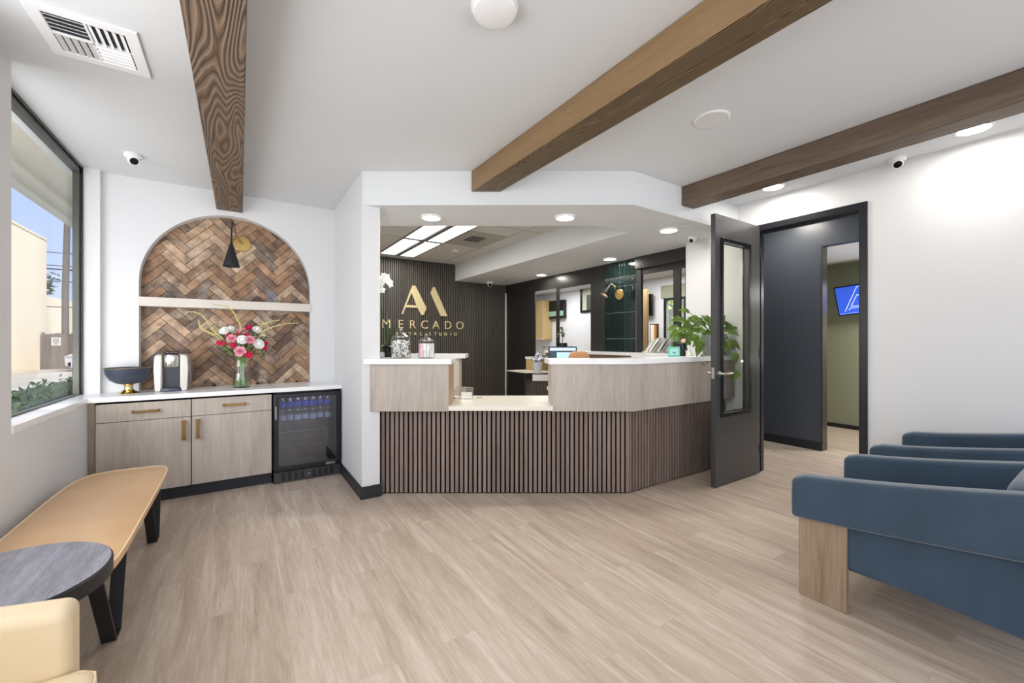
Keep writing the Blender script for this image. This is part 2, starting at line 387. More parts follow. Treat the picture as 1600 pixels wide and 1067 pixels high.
def attr_brick_mat():
    m, t, b = new('reclaimed_brick_tile'); L = t.links
    at = t.nodes.new('ShaderNodeAttribute'); at.attribute_name = 'tint'
    tcn = t.nodes.new('ShaderNodeTexCoord')
    n = t.nodes.new('ShaderNodeTexNoise'); n.inputs['Scale'].default_value = 13; n.inputs['Detail'].default_value = 6; n.inputs['Roughness'].default_value = .65
    L.new(tcn.outputs['Object'], n.inputs['Vector'])
    mr = t.nodes.new('ShaderNodeMapRange'); mr.inputs[1].default_value = .3; mr.inputs[2].default_value = .72; mr.inputs[3].default_value = .36; mr.inputs[4].default_value = 1.5
    L.new(n.outputs[0], mr.inputs[0])
    mx = t.nodes.new('ShaderNodeMix'); mx.data_type = 'RGBA'; mx.blend_type = 'MULTIPLY'; mx.inputs[0].default_value = 1
    L.new(at.outputs['Color'], mx.inputs[6]); L.new(mr.outputs[0], mx.inputs[7])
    n3 = t.nodes.new('ShaderNodeTexNoise'); n3.inputs['Scale'].default_value = 6; n3.inputs['Detail'].default_value = 5; L.new(tcn.outputs['Object'], n3.inputs['Vector'])
    m3 = t.nodes.new('ShaderNodeMapRange'); m3.inputs[1].default_value = .58; m3.inputs[2].default_value = .7; L.new(n3.outputs[0], m3.inputs[0])
    mm = t.nodes.new('ShaderNodeMath'); mm.operation = 'MULTIPLY'; mm.inputs[1].default_value = .55; L.new(m3.outputs[0], mm.inputs[0])
    mx2 = t.nodes.new('ShaderNodeMix'); mx2.data_type = 'RGBA'; mx2.inputs[7].default_value = (*lin((208, 192, 172)), 1)
    L.new(mm.outputs[0], mx2.inputs[0]); L.new(mx.outputs[2], mx2.inputs[6]); L.new(mx2.outputs[2], b.inputs['Base Color'])
    b.inputs['Roughness'].default_value = .6
    bp = t.nodes.new('ShaderNodeBump'); bp.inputs['Strength'].default_value = .35; bp.inputs['Distance'].default_value = .004
    L.new(n.outputs[0], bp.inputs['Height']); L.new(bp.outputs[0], b.inputs['Normal'])
    return m
M['brick'] = attr_brick_mat()
M['greentile'] = mat('glazed_dark_green_tile', (22, 38, 37), .12, var=.3, vscale=8, coat=.3)

# ================================================================== SETTING
H = 2.743; SOF = 2.46; TILE = 2.77
m = MB(); m.box(-1.25, 9.2, -3.1, 9.4, -.12, 0); struct('floor', m, M['floor'])
m = MB(); m.prism([(-1.22, -3.1), (4.40, -3.1), (4.40, 2.36), (2.76, 2.36), (.90, 3.62), (.90, 4.95), (-1.22, 4.95)], H, H+.1)
struct('ceiling', m, M['ceil'])
m = MB(); m.box(-1.3, 9.2, -3.2, 9.4, 2.96, 3.12); struct('ceiling_roof_slab', m, M['ceil'])
# dropped soffit round the reception, its white front (header) included
hp = [(.851, 3.575), (2.745, 2.315), (4.36, 2.315), (4.36, 2.917), (4.52, 2.917), (4.52, 7.1), (3.39, 7.1), (3.39, 2.94), (2.945, 2.94), (1.0, 4.22), (1.0, 3.68), (.86, 3.68)]
m = MB(); m.prism(hp, SOF, 2.95); struct('ceiling_soffit', m, M['ceil'])
# tiled ceiling inside
m = MB(); m.prism([(1.0, 4.1), (2.9, 2.85), (3.45, 2.85), (3.45, 7.1), (1.0, 7.1)], TILE, TILE+.06)
struct('ceiling_tiles', m, M['tileceil'])
m = MB()
for x in (1.28, 1.89, 2.495, 3.105): m.box(x-.006, x+.006, 2.9, 7.1, TILE-.004, TILE+.002)
for y in (6.85, 5.63, 4.41, 3.19): m.box(1.0, 3.39, y-.006, y+.006, TILE-.004, TILE+.002)
struct('trim_1', m, mat('ceiling_grid_line', (176, 174, 168), .6))
# left wall with the picture window
m = MB()
m.box(-1.12, -.97, 2.55, 3.15, 0, H); m.box(-1.12, -.97, -3.1, -.05, 0, H)
m.box(-1.12, -.97, -.05, 2.55, 0, .9); m.box(-1.12, -.97, -.05, 2.55, 2.68, H)
m.box(-1.12, -.97, 3.15, 4.74, 0, .851)
m.box(-1.12, -.97, 4.74, 4.82, 0, H)
m.box(-1.16, -1.12, -3.1, -.05, 0, 2.95); m.box(-1.16, -1.12, 2.55, 3.09, 0, 2.95); m.box(-1.16, -1.12, -.05, 5.0, -.1, .87); m.box(-1.12, -1.10, 4.82, 5.0, 0, 2.95); m.box(-1.12, -1.10, -3.1, 5.0, H, 2.95)
struct('wall_left', m, M['wall'])
m = MB(); m.box(-1.10, -.962, 3.15, 4.74, .851, .889); struct('trim_2', m, M['quartz'])
# window frame + pane
WF = thing('window_1', None, None, (-1.12, 4, .9)); tag(WF, kind='structure')
m = MB()
m.box(-1.12, -1.08, 3.15, 4.74, 2.675, 2.735); m.box(-1.12, -1.08, 3.15, 4.74, .889, .898)
m.box(-1.12, -1.08, 4.69, 4.74, .889, 2.735); m.box(-1.12, -1.08, 3.10, 3.15, .889, 2.735)
m.build('window_frame', M['trim_alu'], WF, bevel=.003)
m = MB(); m.box(-1.075, -1.068, 3.15, 4.74, 2.722, 2.742); m.box(-1.075, -1.068, 4.722, 4.742, .889, 2.74)
m.build('window_gasket', M['black'], WF)
m = MB(); m.box(-1.112, -1.108, 3.15, 4.70, .897, 2.68); m.build('window_pane', M['glass'], WF)
W3 = thing('window_added', None, None, (-1.12, 1.25, .9)); tag(W3, kind='structure')  # unseen window, added so the side fill lamp can shine in
m = MB(); m.prism([(-.05, .90), (2.55, .90), (2.55, 2.68), (-.05, 2.68)], -1.12, -1.07, 'x', holes=[[(-.01, .94), (2.51, .94), (2.51, 2.64), (-.01, 2.64)]]); m.build('window_frame', M['trim_alu'], W3, bevel=.003)
# back wall of the coffee corner, pierced by the arch
XC, RA = -.059, .678; ZS = 2.526-RA
arch = [(XC-RA, .889)] + [(XC-RA*math.cos(a), ZS+RA*math.sin(a)) for a in [PI*i/48 for i in range(49)]] + [(XC+RA, .889)]
m = MB(); m.prism([(-1.12, 0), (.86, 0), (.86, H), (-1.12, H)], 4.80, 4.90, 'y', holes=[arch]); struct('wall_back', m, M['wall'])
m = MB(); m.box(-1.12, .86, 4.945, 5.05, 0, 2.95); struct('wall_back_core', m, M['wall'])
# herringbone brick facing in the niche
m = MB(); n_ = .250/.0685; Wd = .0685; joint = .0042
tint = []
R45 = Matrix.Rotation(math.radians(45), 2)
pal = [(146, 112, 84), (160, 126, 98), (170, 138, 110), (184, 154, 126), (122, 96, 78), (152, 126, 106), (162, 128, 98), (178, 152, 126), (132, 114, 100), (194, 168, 140), (112, 86, 68)]
rb = random.Random(3)
for k in range(-34, 44):
    for q in range(-9, 10):
        for hv in (0, 1):
            ox, oy = k+q*n_, k-q*n_
            if hv == 0: rect = (ox, oy, ox+n_, oy+1)
            else: rect = (ox+n_, oy+1-n_, ox+n_+1, oy+1)
            x0, y0, x1, y1 = (v*Wd for v in rect)
            x0 += joint/2; y0 += joint/2; x1 -= joint/2; y1 -= joint/2
            cs = [R45 @ Vector(p) for p in ((x0, y0), (x1, y0), (x1, y1), (x0, y1))]
            cs = [(c.x+XC+.03, c.y+1.70) for c in cs]
            cxm = sum(c[0] for c in cs)/4; czm = sum(c[1] for c in cs)/4
            if not (XC-RA-.13 < cxm < XC+RA+.13 and .80 < czm < 2.66): continue
            if czm > ZS and math.hypot(cxm-XC, czm-ZS) > RA+.15: continue
            d0 = rb.uniform(0, .002)
            vs = m.prism([(c[0], c[1]) for c in cs], 4.905+d0, 4.93, 'y')
            col = lin(rb.choice(pal)); f_ = rb.uniform(.85, 1.15)
            tint.append((len(vs), tuple(v*f_ for v in col)))
bricks = m.build('wall_niche_brick', M['brick'], smooth=False, normals=True)
tag(bricks, kind='structure')
ca = bricks.data.color_attributes.new('tint', 'FLOAT_COLOR', 'POINT'); i_ = 0
for cnt, col in tint:
    for _ in range(cnt): ca.data[i_].color = (*col, 1); i_ += 1
m = MB(); m.box(-.9, .85, 4.93, 4.945, .86, 2.66); struct('wall_niche_joints', m, mat('dark_brick_joint', (70, 54, 44), .9))
m = MB(); m.box(XC-RA-.004, XC+RA+.004, 4.788, 4.905, 1.632, 1.713); struct('trim_3', m, M['shelf'], bevel=.003)
# partition between coffee corner and reception
m = MB(); m.prism([(.85, 3.567), (1.0, 3.567), (1.0, 7.1), (.85, 7.1)], 0, 2.95); struct('wall_partition', m, M['wall'], bevel=.004)
m = MB(); m.prism([(.838, 4.40), (.838, 3.555), (1.012, 3.555), (1.012, 3.60), (1.0, 3.60), (1.0, 3.567), (.85, 3.567), (.85, 4.40)], 0, .105)
struct('baseboard_partition', m, M['black_base'], bevel=.004)
# right wall with the door opening
DY0, DY1, DZ = 1.292, 2.128, 2.43
m = MB(); m.prism([(-3.1, 0), (DY0, 0), (DY0, DZ), (DY1, DZ), (DY1, 0), (2.917, 0), (2.917, H), (-3.1, H)], 4.36, 4.50, 'x')
struct('wall_right', m, M['wall'])
m = MB()
for x0, x1 in ((4.345, 4.36), (4.50, 4.515)):
    m.prism([(1.238, 0), (DY0, 0), (DY0, DZ), (DY1, DZ), (DY1, 0), (2.18, 0), (2.18, 2.487), (1.238, 2.487)], x0, x1, 'x')
m.prism([(DY0-.012, 0), (DY0+.004, 0), (DY0+.004, DZ-.004), (DY1-.004, DZ-.004), (DY1-.004, 0), (DY1+.012, 0), (DY1+.012, DZ+.012), (DY0-.012, DZ+.012)], 4.352, 4.508, 'x')
m.prism([(DY0, 0), (DY0+.018, 0), (DY0+.018, DZ-.018), (DY1-.018, DZ-.018), (DY1-.018, 0), (DY1, 0), (DY1, DZ), (DY0, DZ)], 4.42, 4.46, 'x')
struct('trim_4', m, M['framepaint'], bevel=.002)
# slatted dark wall with the sign
m = MB(); m.box(.85, 4.66, 7.115, 7.25, 0, 2.95); struct('wall_sign', m, M['slat_gap'])
m = MB(); x = 1.0
while x < 4.49: m.box(x, x+.026, 7.086, 7.116, 0, TILE if x < 3.39 else SOF); x += .0375
tag(m.build('wall_sign_slats', M['darkslat'], smooth=False), kind='structure')
m = MB(); m.box(4.50, 4.518, 7.06, 7.10, 0, 2.30); struct('trim_5', m, mat('white_corner_trim', (240, 240, 236), .3))
# black wall on the right of the reception, with its openings
m = MB(); ops = [(3.03, 3.10, 0, 2.22), (3.198, 3.68, 1.172, 2.22), (4.652, 5.418, 1.172, 2.21), (5.486, 6.10, 1.0, 2.235)]
m.prism([(2.917, 0), (3.03, 0), (3.03, 2.22), (3.10, 2.22), (3.10, 0), (7.1, 0), (7.1, 2.95), (2.917, 2.95)], 4.52, 4.545, 'x',
        holes=[[(a, c), (b, c), (b, d), (a, d)] for a, b, c, d in ops[1:]])
struct('wall_black', m, M['blackwall'])
m = MB(); m.box(4.47, 4.52, 2.92, 3.76, 2.30, SOF); m.box(4.505, 4.52, 3.68, 3.76, 1.13, 2.30); struct('trim_6', m, M['blackwall'], bevel=.003)
# green stacked tile panel
m = MB(); g = MB(); g.box(4.512, 4.52, 3.77, 4.32, 1.1, SOF)
struct('wall_tile_grout', g, M['grout'])
zz = 1.1; rows = [(1.1, 1.357), (1.363, 1.727), (1.733, 2.097), (2.103, 2.46)]
yb = 3.775
while yb < 4.26:
    for z0, z1 in rows: m.box(4.503, 4.514, yb, yb+.044, z0, z1); m.box(4.504, 4.514, yb+.0445, yb+.0885, z0, z1)
    yb += .0955
tag(m.build('wall_tile_green', M['greentile'], bevel=.002, smooth=False), kind='structure')
# hall behind the door
m = MB(); m.prism([(2.10, 0), (2.98, 0), (2.98, 2.95), (-.6, 2.95), (-.6, 0), (1.1, 0), (1.1, 2.47), (2.10, 2.47)], 5.85, 5.97, 'x'); struct('wall_hall', m, M['hallwall'])
m = MB(); m.box(5.835, 5.85, 2.14, 2.98, 0, .10); m.box(5.835, 5.985, 2.09, 2.14, 0, .10); struct('baseboard_hall', m, M['black_base'])
m = MB(); m.box(5.845, 5.975, 2.088, 2.106, 0, 2.47); struct('trim_7', m, mat('brown_black_jamb', (62, 56, 48), .3))
m = MB(); m.box(4.56, 5.97, 2.98, 3.06, 0, 2.95); m.box(4.5, 5.97, -1.6, -1.5, 0, 2.95); struct('wall_hall_end', m, M['hallwall'])
m = MB(); m.box(4.5, 5.9, -1.6, 3.0, 2.86, 2.95); struct('ceiling_hall', m, M['ceil'])
m = MB(); m.box(7.69, 7.8, -.6, 3.4, 0, 2.95); struct('wall_olive', m, M['olive'])
m = MB(); m.box(5.97, 7.69, -.6, 3.4, 2.515, 2.6); struct('ceiling_hall_room', m, mat('white_room_ceiling', (236, 238, 242), .7))
m = MB(); m.box(7.675, 7.69, -.6, 3.4, 0, .06); struct('baseboard_olive', m, M['black_base'])
m = MB(); m.box(5.97, 7.8, 3.06, 3.12, 0, 2.95); m.box(5.97, 7.8, -.7, -.6, 0, 2.95); struct('wall_hall_room', m, M['olive'])
# treatment rooms seen through the openings
m = MB(); m.prism([(3.12, 0), (9.3, 0), (9.3, 2.95), (3.12, 2.95)], 6.6, 6.7, 'x', holes=[[(4.44, 1.0), (4.84, 1.0), (4.84, 2.09), (4.44, 2.09)]]); struct('wall_treatment', m, M['wall'])
m = MB(); m.box(4.62, 6.6, 9.2, 9.3, 0, 2.95); m.box(4.62, 4.7, 7.2, 9.2, 0, 2.95); struct('wall_treatment_end', m, M['wall'])
m = MB(); m.box(4.62, 6.6, 3.06, 9.2, 2.52, 2.6); struct('ceiling_treatment', m, M['ceil'])
m = MB(); m.box(6.585, 6.60, 4.40, 4.925, 2.12, 2.36); struct('trim_8', m, M['olive'])
wf = thing('window_2', None, None, (6.6, 4.6, 1.0)); tag(wf, kind='structure')
m = MB(); m.prism([(4.40, .98), (4.86, .98), (4.86, 2.12), (4.40, 2.12)], 6.58, 6.61, 'x', holes=[[(4.44, 1.02), (4.825, 1.02), (4.825, 2.08), (4.44, 2.08)]])
m.build('window_frame', M['framepaint'], wf)
# front of the room behind the camera: glazed street front
m = MB(); m.prism([(-1.22, 0), (4.5, 0), (4.5, 2.95), (-1.22, 2.95)], -3.2, -3.1, 'y', holes=[[(-.7, .2), (1.75, .2), (1.75, 2.7), (-.7, 2.7)], [(2.0, .2), (4.25, .2), (4.25, 2.7), (2.0, 2.7)]])
struct('wall_front', m, M['wall'])
# outer shell
m = MB(); m.box(9.1, 9.2, -3.2, 9.4, -.1, 2.96); m.box(7.8, 9.1, 3.4, 3.45, 0, 2.95); struct('wall_outer', m, M['wall'])
m = MB(); m.box(-.97, -.958, -3.0, 3.15, 0, .10); m.box(-.97, -.958, 3.15, 4.30, 0, .10); struct('baseboard_left', m, M['black_base'])
m = MB(); m.box(4.348, 4.36, -3.0, 1.238, 0, .10); struct('baseboard_right', m, M['black_base'])

# ------------------------------------------------------------------ beams
def beam(lbl, poly, k):
    m = MB(); m.prism(poly, 2.568, H-.001)
    o = m.build('ceiling_beam', [beam_mat('brushed_beam_'+k, *BM[k]), SIDE[k]], bevel=.006)
    for f in o.data.polygons:
        if abs(f.normal.z) < .5: f.material_index = 1
    tag(o, lbl, 'beam', None)
BM = {'left': ((60, 46, 34), (100, 80, 62), (134, 112, 92), 0.3, 36, .9), 'middle': ((58, 42, 24), (92, 72, 44), (116, 94, 62), 5.1, 40, .7), 'right': ((70, 54, 40), (94, 76, 58), (108, 90, 72), 9.4, 26, .3)}
SIDE = {'left': wood('left_beam_side', (98, 78, 56), (120, 98, 74), scale=(9, .6, 9), rough=.5, bump=.2), 'middle': wood('middle_beam_side', (120, 94, 62), (142, 114, 80), scale=(9, .6, 9), rough=.5, bump=.15),
        'right': wood('right_beam_side', (84, 68, 54), (112, 94, 78), scale=(9, .6, 9), rough=.5, bump=.4, contrast=(.4, .6))}
beam('dark brown wire-brushed timber beam ending above the brick arch', [(-.186, -3.09), (.022, -3.09), (.022, 4.795), (-.186, 4.795)], 'left')
def hy(x): return 3.57-(x-.855)*(3.57-2.315)/(2.745-.855)-.004
beam('honey brown timber beam crossing the middle of the ceiling to the white header', [(1.612, -3.09), (1.815, -3.09), (1.815, hy(1.815)), (1.612, hy(1.612))], 'middle')
beam('grey-brown timber beam on the right, nearest the downlights over the door', [(3.392, -3.09), (3.575, -3.09), (3.575, 2.31), (3.392, 2.31)], 'right')

# ------------------------------------------------------------------ ceiling fittings
def downlight(p, lbl, z, e, group=None):
    t = thing('recessed_light', lbl, 'ceiling light', (p[0], p[1], z), group)
    m = MB(); m.lathe([(.098, 0), (.098, -.010), (.090, -.014), (.080, -.014), (.080, -.008)], (p[0], p[1], z), 40, caps=False); m.build('trim_ring', M['white'], t)
    m = MB(); m.lathe([(.001, -.0135), (.081, -.0135), (.081, -.009), (.001, -.009)], (p[0], p[1], z), 40); m.build('diffuser', M['led'], t)
    light('downlight', 'AREA', (p[0], p[1], z-.016), e, (1, .95, .88), .15)
G = 'round recessed ceiling lights'
E1 = 8
downlight((1.463, 3.563), 'round recessed light above the candy jars, left end of the soffit', SOF, E1, G)
downlight((2.486, 2.889), 'round recessed light in the soffit over the middle of the desk', SOF, E1, G)
downlight((3.655, 2.638), 'round recessed light in the soffit beside the small camera near the door', SOF, E1, G)
downlight((4.249, 4.0), 'round recessed light in the soffit in front of the green tile', SOF, E1*.8, G)
downlight((4.291, 5.599), 'farthest round recessed light, near the end of the black wall', SOF, E1*.8, G)
downlight((4.082, 1.843), 'round recessed light between the right beam and the black door frame', H, E1*.75, G)
downlight((4.083, .605), 'round recessed light by the right beam at the picture edge', H, E1*.6, G)
# speaker and access point
m = MB(); p = (2.52, 1.503, H)
t = thing('ceiling_speaker', 'flat round white speaker between the middle and right beams', 'speaker', p)
m.lathe([(.108, 0), (.108, -.006), (.100, -.010), (.096, -.010)], p, 40, caps=False); m.build('rim', M['white'], t)
m = MB(); m.lathe([(.001, -.009), (.097, -.009), (.097, -.004), (.001, -.004)], p, 40); m.build('grille', mat('speaker_grille', (224, 224, 224), .7, bump=.3, bscale=900), t)
p = (.90, 1.50, H)
t = thing('access_point', 'round white disc hanging from the ceiling at the top edge', 'ceiling disc', p)
m = MB(); m.lathe([(.098, 0), (.100, -.012), (.09, -.016), (.001, -.016)], p, 40); m.build('base', M['white'], t)
m = MB(); m.lathe([(.088, -.016), (.092, -.026), (.088, -.036), (.075, -.040), (.001, -.041)], p, 40); m.build('cover', M['white'], t)
# air diffuser
vx0, vx1, vy0, vy1 = -.765, -.395, 2.53, 2.925
t = thing('ceiling_vent', 'square white ceiling air diffuser with four sets of louvres', 'vent', ((vx0+vx1)/2, (vy0+vy1)/2, H))
m = MB(); ix0, ix1, iy0, iy1 = vx0+.05, vx1-.05, vy0+.05, vy1-.05
m.prism([(vx0, vy0), (vx1, vy0), (vx1, vy1), (vx0, vy1)], H-.012, H, 'z', holes=[[(ix0, iy0), (ix1, iy0), (ix1, iy1), (ix0, iy1)]]); m.build('frame', M['white'], t, bevel=.004)
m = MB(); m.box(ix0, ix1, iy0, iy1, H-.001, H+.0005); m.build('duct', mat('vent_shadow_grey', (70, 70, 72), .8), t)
m = MB(); cxm, cym = (ix0+ix1)/2, (iy0+iy1)/2
m.box(cxm-.004, cxm+.004, iy0, iy1, H-.012, H-.001); m.box(ix0, ix1, cym-.004, cym+.004, H-.012, H-.001); m.build('cross_bar', M['white'], t)
for (a0, a1, b0, b1, ax, s) in ((ix0, cxm, iy0, cym, 'x', 1), (cxm, ix1, iy0, cym, 'y', 1), (ix0, cxm, cym, iy1, 'y', -1), (cxm, ix1, cym, iy1, 'x', -1)):
    m = MB()
    for k in range(5):
        if ax == 'x':
            y = b0+(b1-b0)*(k+.5)/5; m.cbox(((a0+a1)/2, y, H-.008), (a1-a0-.01, .020, .0015), R=Matrix.Rotation(.6 if s > 0 else -.9, 4, 'X'))
        else:
            x = a0+(a1-a0)*(k+.5)/5; m.cbox((x, (b0+b1)/2, H-.008), (.020, b1-b0-.01, .0015), R=Matrix.Rotation(s*.6, 4, 'Y'))
    m.build('louvres', M['white'], t)
# dome cameras
def dome(p, aim, lbl, s=1.0, parent=None):
    p = Vector(p); t = thing('security_camera', lbl, 'camera', p, 'white turret security cameras')
    m = MB(); m.lathe([(.055*s, 0), (.056*s, -.018*s), (.046*s, -.03*s), (.03*s, -.032*s)], p, 32); m.build('base', M['white'], t)
    c = p+Vector((0, 0, -.042*s)); a = Vector(aim).normalized()
    q = a.to_track_quat('Z', 'Y').to_matrix().to_4x4()
    m = MB(); m.lathe([(.001, -.034*s), (.025*s, -.024*s), (.036*s, -.002*s), (.036*s, .012*s), (.031*s, .026*s), (.026*s, .028*s)], (0, 0, 0), 32, Matrix.Translation(c) @ q, caps=False); m.build('ball', M['white'], t)
    m = MB(); m.lathe([(.001, .029*s), (.024*s, .0285*s), (.0265*s, .026*s), (.0265*s, .02*s)], (0, 0, 0), 28, Matrix.Translation(c) @ q, caps=False); m.build('lens_cover', M['lens'], t)
    return t
dome((-.68, 4.21, H), (.35, -.75, -.55), 'white turret security camera on the ceiling left of the left beam')
dome((4.26, 1.03, H), (-.75, -.3, -.55), 'white turret security camera at the top of the right wall', 1.0)
dome((4.10, 2.66, SOF), (-.9, .1, -.5), 'white turret security camera under the soffit beside the open door', .9)
dome((3.99, 6.83, SOF), (-.3, -.9, -.35), 'white turret security camera in front of the dark slatted wall', 1.2)
# reception ceiling
def troffer(x0, y0, lbl):
    x1, y1 = x0+.60, y0+1.21
    t = thing('ceiling_light_panel', lbl, 'ceiling light', ((x0+x1)/2, (y0+y1)/2, TILE), 'bright ceiling panels over the reception')
    m = MB(); m.prism([(x0, y0), (x1, y0), (x1, y1), (x0, y1)], TILE-.012, TILE-.004, 'z', holes=[[(x0+.02, y0+.03), (x1-.02, y0+.03), (x1-.02, y1-.03), (x0+.02, y1-.03)]]); m.build('frame', M['grey'], t)
    for a, b in ((x0+.015, x0+.255), (x0+.345, x1-.015)):
        m = MB(); m.box(a, b, y0+.035, y1-.035, TILE-.009, TILE-.005); m.build('diffuser', M['troffer'], t)
    m = MB(); m.box(x0+.265, x0+.335, y0+.05, y1-.05, TILE-.02, TILE-.006); m.build('centre_bar', M['grey'], t)
    light('panel_light', 'AREA', ((x0+x1)/2, (y0+y1)/2, TILE-.035), 16, (1, .97, .92), .55, 1.15)
troffer(1.893, 5.635, 'bright ceiling light panel nearest the dark slatted wall')
troffer(1.893, 4.415, 'bright ceiling light panel nearest the front soffit')
p = (2.855, 5.979, TILE)
t = thing('smoke_detector', 'small round smoke detector on a ceiling tile', 'smoke detector', p)
m = MB(); m.lathe([(.05, 0), (.05, -.015), (.035, -.03), (.001, -.032)], p, 24); m.build('body', M['white'], t)
m = MB(); m.lathe([(.018, -.032), (.016, -.037), (.001, -.038)], p, 16); m.build('sensor', M['grey'], t)
t = thing('return_grille', 'small square grey air grille in the tiled ceiling', 'vent', (2.80, 5.12, TILE))
m = MB(); m.box(2.51, 3.09, 4.80, 5.60, TILE-.006, TILE-.001); m.build('panel', mat('grey_grille_panel', (168, 165, 155), .6), t)
m = MB(); m.box(2.66, 2.86, 5.02, 5.28, TILE-.012, TILE-.005)
m.build('slots', mat('grille_dark', (96, 92, 86), .8), t)
m = MB()
for k in range(4): m.box(2.64, 2.88, 5.03+k*.075, 5.045+k*.075, TILE-.018, TILE-.011)
m.build('louvres', M['grey'], t)

# ================================================================== EXTERIOR
m = MB(); m.box(-60, -1.25, -40, 80, -.22, -.15); struct('floor_outdoor', m, M['asphalt'])
m = MB(); m.box(-1.9, -1.2, -4, 14, 2.95, 3.05); m.box(-1.98, -1.86, -4, 14, 2.915, 3.12); m.box(-1.22, -1.14, -4, 14, 2.75, 3.0)
m.box(-1.72, -1.66, -4, 14, 2.90, 2.96)
tag(m.build('roof_overhang', M['eave'], bevel=.01), 'beige roof overhang above the picture window', 'eave')
m = MB(); m.box(-20, -8.71, 5, 32.4, -.16, 6.74); m.box(-20.05, -8.66, 5, 32.45, 6.74, 6.84)
tag(m.build('stucco_building', M['stucco']), 'cream windowless building across the yard outside the window', 'building')
m = MB(); m.box(-20, -9.2, 32.7, 60, -.16, 3.92)
tag(m.build('boundary_wall', M['stucco']), 'lower cream wall behind the wooden fence outside', 'wall')
t = thing('wooden_fence', 'grey-brown board fence below the utility pole outside', 'fence', (-6, 31.6, -.15))
m = MB(); x = -8.6
while x < -2: m.box(x, x+.19, 31.6, 31.63, -.15, 1.74+.03*math.sin(x*9)); x += .2
m.build('boards', M['fence'], t)
for x in (-8.6, -6.4, -4.2, -2.1):
    m = MB(); m.box(x-.05, x+.05, 31.5, 31.6, -.15, 1.8); m.build('post', M['fence'], t)
t = thing('notice_sign', 'small white notice on the board fence outside', 'sign', (-8.1, 31.56, 1.3))
m = MB(); a = at_y(80, 527, 31.56); b = at_y(95, 540, 31.56); m.box(a.x, b.x, 31.555, 31.585, b.z, a.z); m.build('board', M['paper'], t)
m = MB()
for k, (u, v) in enumerate(((.2, .8), (.12, .88), (.2, .8), (.35, .65))):
    z = a.z-(.2+.2*k)*(a.z-b.z); m.box(a.x+u*(b.x-a.x), a.x+v*(b.x-a.x), 31.55, 31.556, z-.022, z+.022)
m.build('text_lines', M['grey'], t)
m = MB(); m.tube([(-7.93, 32.1, -.15), (-7.93, 32.1, 4), (-7.80, 32.1, 11)], [.15, .14, .11], 14)
tag(m.build('utility_pole', M['pole']), 'tall wooden utility pole behind the fence outside', 'pole')
for k, z in enumerate((6.15, 5.55, 5.45, 4.9, 3.6)):
    m = MB(); pts = [(-30+i*3.0, 32.30+.12*abs(-30+i*3.0+7.9), z+.6*((i-8)/8)**2-.1*k) for i in range(18)]; m.tube(pts, .022 if k != 2 else .04, 6)
    tag(m.build('power_line', M['wire']), ['topmost thin power line on the pole outside', 'second power line from the top outside', 'thick dark power line below the thin ones outside', 'fourth power line from the top outside', 'lowest power line, just above the cream wall outside'][k], 'wire', 'power lines on the pole')
def leafshape(m, c, d, nrm, L, w, fold=.15, curl=.2, n=5):
    """pointed oval leaf, root at c, running along d"""
    d = d.normalized(); s = d.cross(nrm).normalized(); nn = s.cross(d).normalized()
    rows = []
    for i in range(n+1):
        u = i/n; ww = w*.5*(math.sin(PI*u**.75))*(1 if u < 1 else 0)
        p = c+d*(L*u)-nn*(curl*L*u*u)
        rows.append([p-s*ww+nn*(fold*ww), p, p+s*ww+nn*(fold*ww)])
    m.sheet(rows)
t = thing('yard_tree', 'small dark tree crown showing above the cream wall outside', 'tree', (-11.6, 40, 0))
m = MB(); rr = random.Random(5)
for i in range(420):
    v = Vector((rr.gauss(0, 1), rr.gauss(0, 1), rr.gauss(0, .7))); v = v.normalized()*rr.uniform(.2, 1)
    c = Vector((-11.9+v.x*1.9, 40+v.y*1.5, 5.2+v.z*1.2)); leafshape(m, c, Vector((rr.uniform(-1, 1), rr.uniform(-1, 1), rr.uniform(-.6, .8))), Vector((rr.uniform(-1, 1), .3, 1)), .42, .2)
m.build('foliage', M['leafdark'], t, normals=False)
m = MB(); m.tube([(-11.9, 40, -.15), (-11.8, 40, 2.5), (-12, 40, 5)], [.2, .16, .06]); m.build('trunk', M['pole'], t)
t = thing('hedge', 'low leafy green hedge just outside the window sill', 'hedge', (-1.6, 6, -.15))
m = MB(); rr = random.Random(11)
for i in range(2600):
    y = rr.uniform(2.8, 8.5); x = -1.62+rr.gauss(0, .12); zt = .85+.07*noise.noise(Vector((x*4, y*4, 0)))
    z = zt-abs(rr.gauss(0, .12))
    d = Vector((rr.uniform(-1, 1), rr.uniform(-1, 1), rr.uniform(.1, 1.3)))
    leafshape(m, Vector((x, y, z)), d, Vector((rr.uniform(-1, 1), rr.uniform(-1, 1), .5)), rr.uniform(.05, .085), .028, n=3)
m.build('foliage', M['hedge'], t, normals=False)
m = MB(); m.box(-1.85, -1.36, 2.8, 8.5, -.15, .66); m.build('inner_growth', M['leafdark'], t)
